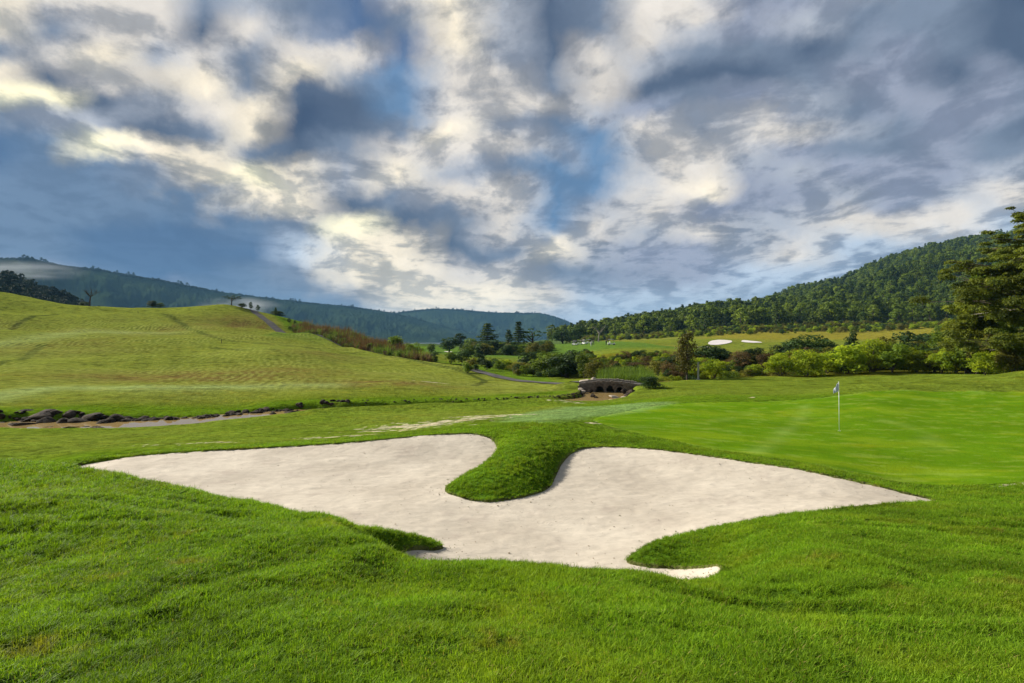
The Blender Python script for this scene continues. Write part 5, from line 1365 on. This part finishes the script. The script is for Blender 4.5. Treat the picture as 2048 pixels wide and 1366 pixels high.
# ------------------------------------------------------------------ stone bridge with three arches
bw = 5.6; bcx, bcy = BR0; ang = math.radians(-9)
br = tag(obj('stone_bridge', None, None, (bcx, bcy, 0), (0, 0, ang)), 'small stone bridge with three arches over the muddy creek', 'bridge')
ARCH = [(-0.75, 0.40, 0.62), (0.22, 0.42, 0.66), (1.12, 0.38, 0.55)]      # centre, half width, height above the water
xs = np.linspace(-bw / 2, bw / 2, 141)
def deck_top(x):
    return DECK_Z + 0.30 * (1 - (x / (bw / 2)) ** 2) - 0.12
def arch_low(x):
    z = -2.1
    for c0, hw, hh_ in ARCH:
        if abs(x - c0) < hw:
            z = max(z, WATER_Z - 0.1 + (hh_ + 0.1) * (1 - abs((x - c0) / hw) ** 2.6) ** 0.5)
    return z
for side, yo in (('front', -1.55), ('back', 1.55)):
    v = []; f = []
    for x_ in xs:
        lo_, hi_ = (arch_low(x_) if side == 'front' else -2.1), deck_top(x_) + 0.06  # back wall left solid, shaped so the front arches look dark
        for yy in (yo - 0.16, yo + 0.16):
            v += [(x_, yy, lo_), (x_, yy, hi_)]
    for i in range(len(xs) - 1):
        a, b = i * 4, (i + 1) * 4
        f += [(a, b, b + 1, a + 1), (a + 2, a + 3, b + 3, b + 2), (a + 1, b + 1, b + 3, a + 3), (a, a + 2, b + 2, b)]
    wl = obj('arch_wall', new_mesh("arch_wall", v, f, [M_STONE_WALL]), br)
    rg = np.random.default_rng(31 + (side == 'back'))
    g = Geo()           # rubble faces and voussoirs, too small to tell apart singly
    for k in range(150):
        x_ = rg.uniform(-bw / 2, bw / 2); lo_, hi_ = max(arch_low(x_) + 0.05, WATER_Z - 0.1), deck_top(x_)
        if hi_ - lo_ < 0.1: continue
        g.box((x_, yo - 0.17 if side == 'front' else yo + 0.17, rg.uniform(lo_ + 0.04, hi_)), (rg.uniform(0.14, 0.3), 0.07, rg.uniform(0.09, 0.17)))
    for c0, hw, hh_ in ARCH:
        for q in np.linspace(0.12, math.pi - 0.12, 9):
            g.box((c0 + (hw + 0.05) * math.cos(q), yo - 0.2, WATER_Z + hh_ * math.sin(q) + 0.04), (0.11, 0.08, 0.11))
    st = obj('rubble', g.mesh("rubble", M_STONE_WALL), wl); st['kind'] = 'stuff'
    pg = Geo()
    x_ = -bw / 2 + 0.1
    while x_ < bw / 2:
        l_ = rg.uniform(0.18, 0.34)
        pg.box((x_ + l_ / 2, yo, deck_top(x_) + 0.06 + rg.uniform(0.06, 0.10)), (l_ * 0.93, 0.3, rg.uniform(0.18, 0.30)), rg.normal(0, 0.06)); x_ += l_
    pp = obj('parapet', pg.mesh("parapet", M_STONE_PALE if side == 'back' else M_STONE_WALL), br)
g = Geo()
v = []; f = []
for x_ in xs[::4]:
    for yy in (-1.4, 1.4):
        v += [(x_, yy, deck_top(x_) - 0.25), (x_, yy, deck_top(x_))]
for i in range(len(xs[::4]) - 1):
    a, b = i * 4, (i + 1) * 4
    f += [(a + 1, b + 1, b + 3, a + 3), (a, a + 2, b + 2, b)]
obj('deck', new_mesh("deck", v, f, [M_PATH]), br)

# ------------------------------------------------------------------ flagstick on the green
fx, fy = XY(1678.5, 25.0)
fz = hz(fx, fy)
fs = tag(obj('flagstick', None, None, (fx, fy, fz), (0, math.radians(-0.6), 0)), 'white flagstick with a limp pale flag on the putting green', 'flagstick')
g = Geo(); g.tube([(0, 0, -0.1), (0, 0, 2.14)], [0.011, 0.009], 8); obj('pole', g.mesh("pole", M_WHITE, True), fs)
g = Geo(); g.tube([(0, 0, 2.13), (0, 0, 2.155), (0, 0, 2.165)], [0.013, 0.013, 0.004], 8); obj('finial', g.mesh("finial", M_WHITE, True), fs)
g = Geo()
for k in range(16):
    a0, a1_ = k * math.pi / 8, (k + 1) * math.pi / 8
    g.add([(0.056 * math.cos(a0), 0.056 * math.sin(a0), 0.006), (0.056 * math.cos(a1_), 0.056 * math.sin(a1_), 0.006), (0.050 * math.cos(a1_), 0.050 * math.sin(a1_), -0.09), (0.050 * math.cos(a0), 0.050 * math.sin(a0), -0.09)], [(0, 1, 2, 3)])
obj('cup', g.mesh("cup", M_WHITE), fs)
nu, nv = 18, 14
v = []
for i in range(nu):
    u_ = i / (nu - 1)
    for j in range(nv):
        q = j / (nv - 1)
        # cloth hangs from the pole and sweeps down to a point at the left
        xx = -u_ * (0.30 - 0.04 * q); 
        zt = 2.12 - 0.34 * u_ ** 1.15; zb = 1.78 - 0.17 * u_ ** 0.8
        yy = 0.045 * math.sin(u_ * 9.0 + q * 1.4) * (0.3 + u_)
        v.append((xx * (1 - 0.25 * (1 - q) * u_), yy, zt + (zb - zt) * q))
f = [(i * nv + j, (i + 1) * nv + j, (i + 1) * nv + j + 1, i * nv + j + 1) for i in range(nu - 1) for j in range(nv - 1)]
fl = obj('flag', new_mesh("flag", v, f, [M_CLOTH], True), fs)
md = fl.modifiers.new("cloth", 'SOLIDIFY'); md.thickness = 0.004

# concrete post
pxp, pyp = XY(1396.5, 62.0)
po_ = tag(obj('concrete_post', None, None, (pxp, pyp, hz(pxp, pyp))), 'slim grey concrete post in front of the thicket', 'post')
g = Geo(); g.tube([(0, 0, -0.1), (0, 0, 1.86)], [0.115, 0.10], 4); g.tube([(0, 0, 1.86), (0, 0, 1.93)], [0.10, 0.03], 4)
obj('shaft', g.mesh("shaft", M_CONCRETE), po_)
g = Geo(); g.box((0, 0, 0.03), (0.34, 0.34, 0.12)); obj('footing', g.mesh("footing", M_CONCRETE), po_)

# marker stake on the hillside
for px, Y, lab in ((443, 105, 'thin dark stake on the hillside below the path'), (276, 150, 'thin dark stake near the skyline of the hill')):
    X = (px - 1024) / F * Y
    g = Geo(); g.tube([(0, 0, -0.1), (0, 0, 0.75), (0, 0, 0.8)], [0.05, 0.05, 0.01], 6)
    tag(obj('marker_stake', g.mesh("stake", M_BLACK), None, (X, Y, hz(X, Y))), lab, 'stake')

# ------------------------------------------------------------------ golf carts and players far off
CART = []
def cart_parts():
    g = Geo()
    g.box((0, 0, 0.42), (1.1, 2.2, 0.28)); g.box((0, -0.95, 0.62), (1.0, 0.35, 0.30)); g.box((0, 0.95, 0.66), (1.05, 0.4, 0.42)); g.box((0, 0.25, 0.66), (1.05, 0.5, 0.2)); g.box((0, 0.52, 0.95), (1.05, 0.10, 0.45))
    body = g.mesh("body", M_WHITE)
    g = Geo(); g.box((0, 0.05, 1.80), (1.15, 1.7, 0.07)); g.box((0, 0.05, 1.85), (0.95, 1.5, 0.05)); roof = g.mesh("roof", M_WHITE)
    g = Geo()
    for sx__ in (-0.5, 0.5):
        for sy__ in (-0.72, 0.82): g.tube([(sx__, sy__, 0.5), (sx__, sy__ * 0.95, 1.78)], [0.025, 0.025], 5)
    posts = g.mesh("posts", M_BLACK)
    g = Geo(); g.tube([(-0.08, 0, 0), (0.08, 0, 0)], [0.23, 0.23], 12); wheel = g.mesh("wheel", M_BLACK)
    return body, roof, posts, wheel
CB, CRF, CP, CW = cart_parts()
def golf_cart(px, Y, rz, label):
    X = (px - 1024) / F * Y
    e = tag(obj('golf_cart', None, None, (X, Y, hz(X, Y)), (0, 0, rz)), label, 'golf cart', 'golf carts parked beyond the platform')
    obj('body', CB, e); obj('roof', CRF, e); obj('roof_posts', CP, e)
    for sx__ in (-0.5, 0.5):
        for sy__ in (-0.75, 0.85): obj('wheel', CW, e, (sx__, sy__, 0.23))
golf_cart(1150, 236, 0.9, 'white golf cart at the left end of the parked row')
golf_cart(1160, 240, 1.4, 'white golf cart second from the left of the parked row')
golf_cart(1169, 236, 0.4, 'white golf cart in the middle of the parked row')
golf_cart(1178, 238, 1.2, 'white golf cart at the right end of the parked row')
golf_cart(1223, 182, 1.5, 'white golf cart alone on the near edge of the platform')
def person(px, Y, rz, top, legs, label, stride=0.12, arm=0.3):
    X = (px - 1024) / F * Y
    e = tag(obj('person', None, None, (X, Y, hz(X, Y)), (0, 0, rz)), label, 'person', 'golfers on the platform')
    def skin_mesh(nm, vs_, es, rad, mat):
        me_ = bpy.data.meshes.new(nm); me_.from_pydata(vs_, es, []); me_.update(); me_.materials.append(mat)
        o = obj(nm, me_, e)
        md = o.modifiers.new("skin", 'SKIN'); 
        for sv_, r_ in zip(me_.skin_vertices[0].data if me_.skin_vertices else [], rad): sv_.radius = (r_, r_)
        return o
    g = Geo()
    # continuous figure: legs, trunk, arms and head are grown from one skeleton
    g.tube([(-0.10, stride, 0.0), (-0.10, stride * .5, 0.45), (-0.08, 0, 0.88), (0, 0, 1.0), (0, 0, 1.25), (0, 0, 1.42), (0, 0.01, 1.50), (0, 0.02, 1.56), (0, 0.02, 1.68), (0, 0.02, 1.76)], [0.06, 0.07, 0.10, 0.16, 0.17, 0.16, 0.06, 0.085, 0.10, 0.03], 8)
    g.tube([(0.10, -stride, 0.0), (0.10, -stride * .4, 0.45), (0.07, 0, 0.90), (0.02, 0, 1.0)], [0.06, 0.07, 0.10, 0.12], 8)
    g.tube([(0.14, 0, 1.40), (0.24, 0.02, 1.15), (0.22, arm, 0.95)], [0.06, 0.05, 0.035], 7)
    g.tube([(-0.14, 0, 1.40), (-0.25, 0.0, 1.15), (-0.22, arm * .6, 0.92)], [0.06, 0.05, 0.035], 7)
    me_ = g.mesh("body", legs, True); me_.materials.append(top); me_.materials.append(M_SKIN)
    for p in me_.polygons:
        z = p.center.z
        p.material_index = 2 if z > 1.49 else (1 if z > 0.98 else 0)
    obj('body', me_, e)
    g = Geo(); g.tube([(0, 0.02, 1.68), (0, 0.02, 1.76), (0, 0.02, 1.80)], [0.115, 0.11, 0.04], 8); g.box((0, 0.13, 1.69), (0.16, 0.14, 0.02)); obj('cap', g.mesh("cap", top), e)
M_SKIN = plain("skin", (0.30, 0.17, 0.11), 0.6, 0.3, 0.1)
M_SHIRT = plain("pale_shirt", (0.50, 0.50, 0.50), 0.8, 0.2, 0.1)
M_TROUSER = plain("dark_trousers", (0.05, 0.05, 0.06), 0.8, 0.2, 0.2)
person(1184, 205, 0.4, M_SHIRT, M_TROUSER, 'golfer in a pale shirt nearest the thicket')
person(1182, 192, 2.0, M_SHIRT, M_SHIRT, 'golfer all in pale clothes walking in front')
person(1187.5, 210, 1.0, M_TROUSER, M_TROUSER, 'golfer in dark clothes right of the pale one')
person(1212.5, 186, 0.2, M_TROUSER, M_TROUSER, 'dark figure left of the lone golf cart')

# ------------------------------------------------------------------ reeds, weeds, grass
M_REED = leaf_mat("dry_reed", (0.06, 0.038, 0.020), (0.13, 0.085, 0.04), 0.35, 1.0)
M_REEDG = leaf_mat("green_reed", (0.06, 0.11, 0.015), (0.13, 0.20, 0.03), 0.4, 1.0)
def blade_mesh(name, n, rad, hmin, hmax, wd, lean, mat, seed, curve=0.5, segs=3):
    rg = np.random.default_rng(seed)
    V = []; Fc = []
    for k in range(n):
        a = rg.random() * 6.283; ro = rad * math.sqrt(rg.random()); b = rg.random() * 6.283
        base = np.array((math.cos(a) * ro, math.sin(a) * ro, -0.01 * hmax))
        hgt = rg.uniform(hmin, hmax); ln = abs(rg.normal(0, lean)) + 0.1 * lean
        d = np.array((math.cos(b), math.sin(b), 0)); side = np.array((-d[1], d[0], 0)); tw = rg.normal(0, 0.5)
        side = side * math.cos(tw) + d * math.sin(tw)
        i0 = len(V)
        for s in range(segs):
            t_ = s / segs
            p = base + np.array((0, 0, hgt * t_ * (1 - 0.25 * ln * t_))) + d * (hgt * ln * (t_ * (1 - curve) + curve * t_ * t_))
            w_ = wd * (1 - 0.55 * t_) * 0.5
            V += [p - side * w_, p + side * w_]
        V.append(base + np.array((0, 0, hgt * (1 - 0.25 * ln) )) + d * hgt * ln)
        for s in range(segs - 1):
            q = i0 + s * 2; Fc.append((q, q + 1, q + 3, q + 2))
        q = i0 + (segs - 1) * 2; Fc.append((q, q + 1, q + 2))
    return new_mesh(name, V, Fc, [mat])
RP = [blade_mesh("reed", 26, 0.45, 0.7, 1.5, 0.035, 0.35, M_REED, 300 + i) for i in range(4)] + [blade_mesh("reed", 26, 0.45, 0.6, 1.2, 0.035, 0.45, M_REEDG, 310 + i) for i in range(2)] + [joined(*PROTO['brown'][i], "scrub") for i in range(2)] + [joined(*PROTO['green'][i], "scrub") for i in range(2)]
rg = np.random.default_rng(17)
BANK = smooth_poly([XY(588, 149), XY(640, 134), XY(700, 121.5), XY(770, 109.5), XY(850, 97.5), XY(862, 106), XY(820, 118), XY(740, 136), XY(680, 148), XY(610, 160)], 3)
P = np.array(BANK); n = 9000
qx_ = rg.uniform(P[:, 0].min(), P[:, 0].max(), n); qy_ = rg.uniform(P[:, 1].min(), P[:, 1].max(), n)
k_ = poly_sd(qx_, qy_, BANK) < 0.5 * rg.normal(0, 1, n)
qx_, qy_ = qx_[k_], qy_[k_]; n = len(qx_)
edge = poly_sd(qx_, qy_, BANK)
patch = fbm(qx_ * 0.12, qy_ * 0.12, 3)
ix = np.where(rg.random(n) < np.clip(0.30 - patch * 0.9 + 0.25 * (edge > -2), 0.04, 0.9), rg.choice([4, 5, 8, 9], n), rg.choice([0, 1, 2, 3, 0, 1, 2, 3, 6, 7], n))
sc = rg.uniform(1.1, 2.4, n) * np.where(ix >= 6, 0.85, 1.0) * np.where(edge > -1.5, 0.7, 1.0)
instancer("dry_reeds", np.stack([qx_, qy_, height(qx_, qy_)], 1), np.stack([sc * 0, sc * 0, rg.random(n) * 6.28], 1), np.stack([sc, sc, sc], 1), ix, RP, 'bank of dry brown reeds and scrub on the shoulder of the left hill', 'reeds')
n = 420
pxr = rg.uniform(1206, 1300, n); Yr = rg.uniform(60, 68, n); qx_ = (pxr - 1024) / F * Yr
sc = rg.uniform(1.0, 1.75, n)
instancer("green_reeds", np.stack([qx_, Yr, np.maximum(height(qx_, Yr), WATER_Z - 0.1)], 1), np.stack([sc * 0, sc * 0, rg.random(n) * 6.28], 1), np.stack([sc, sc, sc], 1), rg.integers(0, 2, n), RP[4:6], 'tall green reeds behind the stone bridge', 'reeds')

# turf blades over the near ground
DRY = [(gp(225, 1165, 2.5), 0.28), (gp(365, 1137, 2.5), 0.26), (gp(1640, 1116, 2.5), 0.35), (gp(1990, 1060, 2.5), 0.4), (gp(1010, 1290, 2.5), 0.30), (gp(1800, 1170, 2.5), 0.25)]
M_BLADE, t, out = material("grass_blade")
pos = t.node('ShaderNodeNewGeometry').outputs['Position']
isl = t.node('ShaderNodeNewGeometry').outputs['Random Per Island']
big, mid = turf_mottle(t, pos)
c = t.mix(t.maprange(isl, 0.0, 1.0), (0.066, 0.150, 0.006), (0.205, 0.335, 0.016))
c = t.mix(t.math('MULTIPLY', t.maprange(t.noise(pos, 0.8, 4.0, 0.65), 0.50, 0.70), 0.5), c, (0.21, 0.26, 0.014))
c = t.mix(t.math('MULTIPLY', t.math('GREATER_THAN', isl, 0.955), 0.8), c, (0.26, 0.20, 0.07))
dry = t.maprange(t.noise(t.vmath('ADD', pos, (3.0, 1.0, 0.0)), 1.05, 4.0, 0.6), 0.655, 0.75)
for pp_, rad_ in DRY:
    dd = t.vmath('DISTANCE', pos, (pp_[0], pp_[1], hz(*pp_)), out=1)
    dry = t.math('MAXIMUM', dry, t.math('MULTIPLY', t.maprange(dd, rad_, rad_ * 0.2), t.maprange(t.noise(pos, 5.0, 3.0, 0.6), 0.42, 0.58)))
c = t.mix(t.math('MULTIPLY', dry, 0.5), c, (0.24, 0.17, 0.032))
c = t.vmath('SCALE', c, t.math('MAXIMUM', t.math('ADD', t.maprange(big, 0.3, 0.7, 0.78, 1.26), t.math('MULTIPLY', t.math('SUBTRACT', mid, 0.5), 1.3)), 0.45))
b = t.node('ShaderNodeBsdfPrincipled'); t.put(b.inputs['Base Color'], c); b.inputs['Roughness'].default_value = 0.55; b.inputs['Specular IOR Level'].default_value = 0.07
tr = t.node('ShaderNodeBsdfTranslucent'); t.put(tr.inputs[0], t.vmath('MULTIPLY', c, (1.35, 1.3, 0.6)))
mx = t.node('ShaderNodeMixShader'); mx.inputs[0].default_value = 0.42
t.put(mx.inputs[1], b.outputs[0]); t.put(mx.inputs[2], tr.outputs[0]); t.put(out.inputs[0], mx.outputs[0])
TUFT = [blade_mesh("tuft", 26, 0.035, 0.016, 0.044, 0.0042, 0.85, M_BLADE, 400 + i, 0.6, 3) for i in range(6)]
TUFT_L = [blade_mesh("tuft", 22, 0.03, 0.035, 0.075, 0.0042, 0.9, M_BLADE, 420 + i, 0.7, 4) for i in range(3)]
rg = np.random.default_rng(19)
PTS = []
for r0_, r1_, dens, grow in ((1.9, 4.0, 900, 1.0), (4.0, 6.5, 650, 1.1), (6.5, 10, 380, 1.3), (10, 15, 200, 1.55), (15, 21.5, 105, 1.9)):
    half = math.radians(64)
    n = int(half * (r1_ ** 2 - r0_ ** 2) * dens)
    a = rg.uniform(-half, half, n); rr = np.sqrt(rg.uniform(r0_ ** 2, r1_ ** 2, n))
    PTS.append(np.stack([rr * np.sin(a), rr * np.cos(a), np.full(n, grow)], 1))
G = np.concatenate(PTS)
sdb = poly_sd(G[:, 0], G[:, 1], B_POLY); sdg = poly_sd(G[:, 0], G[:, 1], GREEN)
zt_ = np.hypot(G[:, 0], G[:, 1])
ok = (sdb > -0.05 * rg.random(len(G)) ** 2 + 0.03 * fbm(G[:, 0] * 3, G[:, 1] * 3, 2)) & (sdg > 0.1) & ~((zt_ > 14) & (rg.random(len(G)) < 0.25))
G = G[ok]; sdb = sdb[ok]
n = len(G); gz = height(G[:, 0], G[:, 1])
ex = 0.05
gxs = (height(G[:, 0] + ex, G[:, 1]) - gz) / ex; gys = (height(G[:, 0], G[:, 1] + ex) - gz) / ex
gxs = np.clip(gxs, -1.2, 1.2) * (sdb > 0.12); gys = np.clip(gys, -1.2, 1.2) * (sdb > 0.12)
longp = sstep(fbm(G[:, 0] * 0.8 + 5, G[:, 1] * 0.8, 3) + 0.25 * (G[:, 0] < -1.2) * (G[:, 1] < 4.2), 0.10, 0.35)
ix = np.where(rg.random(n) < 0.10 + 0.45 * longp, rg.integers(6, 9, n), rg.integers(0, 6, n))
sc = G[:, 2] * rg.uniform(0.75, 1.25, n) * np.where(ix > 5, 0.85, 1.0) * np.where(sdb < 0.25, 0.8, 1.0)
rot = np.stack([np.arctan(gys) * 0.6, -np.arctan(gxs) * 0.6, rg.random(n) * 6.283], 1)
instancer("grass", np.stack([G[:, 0], G[:, 1], gz - 0.004], 1), rot, np.stack([sc, sc, sc], 1), ix, TUFT + TUFT_L, 'thick green turf around the bunker in the foreground', 'grass')

# weeds standing up at the bunker lip
M_WEED = leaf_mat("weed", (0.05, 0.085, 0.02), (0.12, 0.15, 0.03), 0.35, 2.0)
M_WEEDD = leaf_mat("dry_weed", (0.10, 0.08, 0.035), (0.20, 0.16, 0.07), 0.3, 2.0)
def weed(px, Y, hgt, n, mat, label, seed):
    X = (px - 1024) / F * Y
    me_ = blade_mesh("weed", n, 0.05, hgt * 0.5, hgt, 0.008, 0.5, mat, seed, 0.35, 3)
    tag(obj('weed', me_, None, (X, Y, hz(X, Y))), label, 'weed', 'weeds on the bunker lip')
for k, (px, Y, hg, n, mt, lb) in enumerate([
 (1075, 6.05, 0.10, 6, M_WEED, 'thin weed on the near lip left of the others'), (1225, 6.1, 0.16, 6, M_WEEDD, 'tall dry weed on the near lip'), (1255, 6.1, 0.13, 12, M_WEED, 'spiky weed on the near lip, leftmost of three close ones'),
 (1282, 6.1, 0.10, 9, M_WEED, 'spiky weed in the middle of three on the near lip'), (1318, 6.2, 0.12, 10, M_WEED, 'spiky weed at the right of three on the near lip'), (905, 6.3, 0.09, 5, M_WEED, 'small weed on the near lip by the left tongue'),
 (205, 10.5, 0.24, 5, M_WEEDD, 'dry weed at the left tip of the bunker'), (250, 10.1, 0.26, 7, M_WEEDD, 'tall dry weed second from the left tip of the bunker'), (325, 9.5, 0.22, 6, M_WEEDD, 'dry weed third from the left tip of the bunker'), (382, 9.2, 0.18, 7, M_WEED, 'green weed on the left lip'),
 (450, 8.8, 0.10, 5, M_WEED, 'small green weed farther along the left lip'), (362, 6.9, 0.16, 8, M_WEED, 'broad-bladed weed in the turf at left'), (716, 7.4, 0.12, 7, M_WEED, 'weed beside the left grass tongue')]):
    weed(px, Y, hg, n, mt, lb, 500 + k)

# wood along the crests of the far mountains
rg = np.random.default_rng(23)
cpts = []; csc = []
for prof_, r0_, n in MOUNTS:
    pxc = rg.uniform(max(prof_[0][0], -300), prof_[-1][0], n)
    cy = np.interp(pxc, [p[0] for p in prof_], [p[1] for p in prof_])
    rr = np.interp(pxc, [p[0] for p in r0_], [p[1] for p in r0_]) + rg.uniform(-30, 8, n)
    th_ = np.arctan((pxc - 1024) / F)
    zz = H + (HZ - cy) / F * rr * np.cos(th_) - 9.0
    k_ = fbm(pxc * 0.03, pxc * 0.011, 3) + rg.normal(0, 0.15, n) > -0.30
    cpts.append(np.stack([rr * np.sin(th_), rr * np.cos(th_), zz], 1)[k_])
    csc.append((rg.uniform(8, 13, n) * (1 + 0.7 * (rg.random(n) < 0.04)))[k_])
cpts = np.concatenate(cpts); sc = np.concatenate(csc); n = len(sc)
instancer("crest_wood", cpts, np.stack([sc * 0, sc * 0, rg.random(n) * 6.28], 1), np.stack([sc * 1.1, sc * 1.1, sc], 1), rg.integers(0, 4, n), FM, 'trees fringing the crests of the far mountains', 'forest')
# small stones along the water's edge
n = 420
k0 = rg.integers(8, len(CREEK) - 14, n); cc = np.array(CREEK)[k0]
tn = np.array(CREEK)[k0 + 1] - cc; nl_ = np.stack([-tn[:, 1], tn[:, 0]], 1); nl_ /= np.linalg.norm(nl_, axis=1)[:, None]
off = rg.uniform(1.7, 2.7, n)
q = cc + nl_ * off[:, None] + tn * rg.random(n)[:, None]
sc = rg.uniform(0.16, 0.62, n) * np.where(q[:, 0] < -17, 1.0, np.where(q[:, 0] < -12, 0.85, 0.42))
instancer("creek_stones", np.stack([q[:, 0], q[:, 1], np.maximum(height(q[:, 0], q[:, 1]), WATER_Z - 0.05)], 1), np.stack([rg.normal(0, .3, n), rg.normal(0, .3, n), rg.random(n) * 6.28], 1), np.stack([sc * 1.3, sc, sc], 1), rg.integers(0, 6, n), STONES, 'small dark stones strewn along the creek bank', 'stones')
# crumbs of turf and soil lying in the bunker
n = 900
k0 = rg.integers(0, len(B_POLY), n); q = np.array(B_POLY)[k0] + rg.normal(0, 0.28, (n, 2))
q = np.concatenate([q, np.stack([rg.uniform(-9, 9, 500), rg.uniform(8.5, 18, 500)], 1)])
sdq = poly_sd(q[:, 0], q[:, 1], B_POLY); q = q[sdq < -0.03]; n = len(q)
sc = rg.uniform(0.008, 0.022, n) * (1 + 0.7 * (rg.random(n) < 0.08))
CRUMB = [stone_mesh(240 + i, plain("crumb", c_, 0.95, 0.0, 0.3), 0.6, 1) for i, c_ in enumerate(((0.05, 0.035, 0.02), (0.06, 0.08, 0.02), (0.16, 0.12, 0.07)))]
instancer("bunker_crumbs", np.stack([q[:, 0], q[:, 1], sand_height(q[:, 0], q[:, 1]) + 0.015], 1), np.stack([sc * 0, sc * 0, rg.random(n) * 6.28], 1), np.stack([sc * 1.6, sc * 1.2, sc], 1), rg.integers(0, 3, n), CRUMB, 'crumbs of soil and turf lying on the bunker sand', 'debris')

# ------------------------------------------------------------------ morning air
M_HAZE, t, out = material("haze")
pv_ = t.node('ShaderNodeVolumePrincipled')
pv_.inputs['Color'].default_value = (0.24, 0.54, 0.88, 1.0)
pv_.inputs['Density'].default_value = HAZE_DENSITY
pv_.inputs['Anisotropy'].default_value = 0.0
t.put(out.inputs['Volume'], pv_.outputs[0])
g = Geo(); g.box((0, 0, 143.0), (11600, 11600, 334.0))
hz_o = tag(obj('haze', g.mesh("haze", M_HAZE)), 'thin blue morning haze over the whole valley', kind='stuff')

# low cloud caught on the slopes
def mist(px, py, Y, rx, ry, rz, dens, label, seed):
    import bmesh
    bm = bmesh.new(); bmesh.ops.create_icosphere(bm, subdivisions=3, radius=1.0)
    me_ = bpy.data.meshes.new("mist"); bm.to_mesh(me_); bm.free()
    m, t, out = material("mist")
    co = t.node('ShaderNodeTexCoord').outputs['Object']
    fall = t.maprange(t.vmath('LENGTH', co, out=1), 1.0, 0.25, 0.0, 1.0, smooth=True)
    n = t.maprange(t.noise(t.vmath('ADD', co, (seed, 0, 0)), 1.6, 4.0, 0.6), 0.38, 0.72)
    pv2 = t.node('ShaderNodeVolumePrincipled'); pv2.inputs['Color'].default_value = (0.80, 0.86, 0.92, 1.0)
    t.put(pv2.inputs['Density'], t.math('MULTIPLY', t.math('MULTIPLY', fall, n), dens))
    t.put(out.inputs['Volume'], pv2.outputs[0])
    me_.materials.append(m)
    X = (px - 1024) / F * Y
    o = obj('mist', me_, None, (X, Y, H + (HZ - py) / F * Y), (0, 0, 0.3), (rx, ry, rz))
    tag(o, label, kind='stuff')
mist(25, 540, 900, 120, 50, 20, 0.014, 'pale mist lying on the wooded slope at far left', 1.0)
mist(480, 612, 420, 34, 16, 8, 0.06, 'wisp of mist behind the skyline by the path', 5.0)
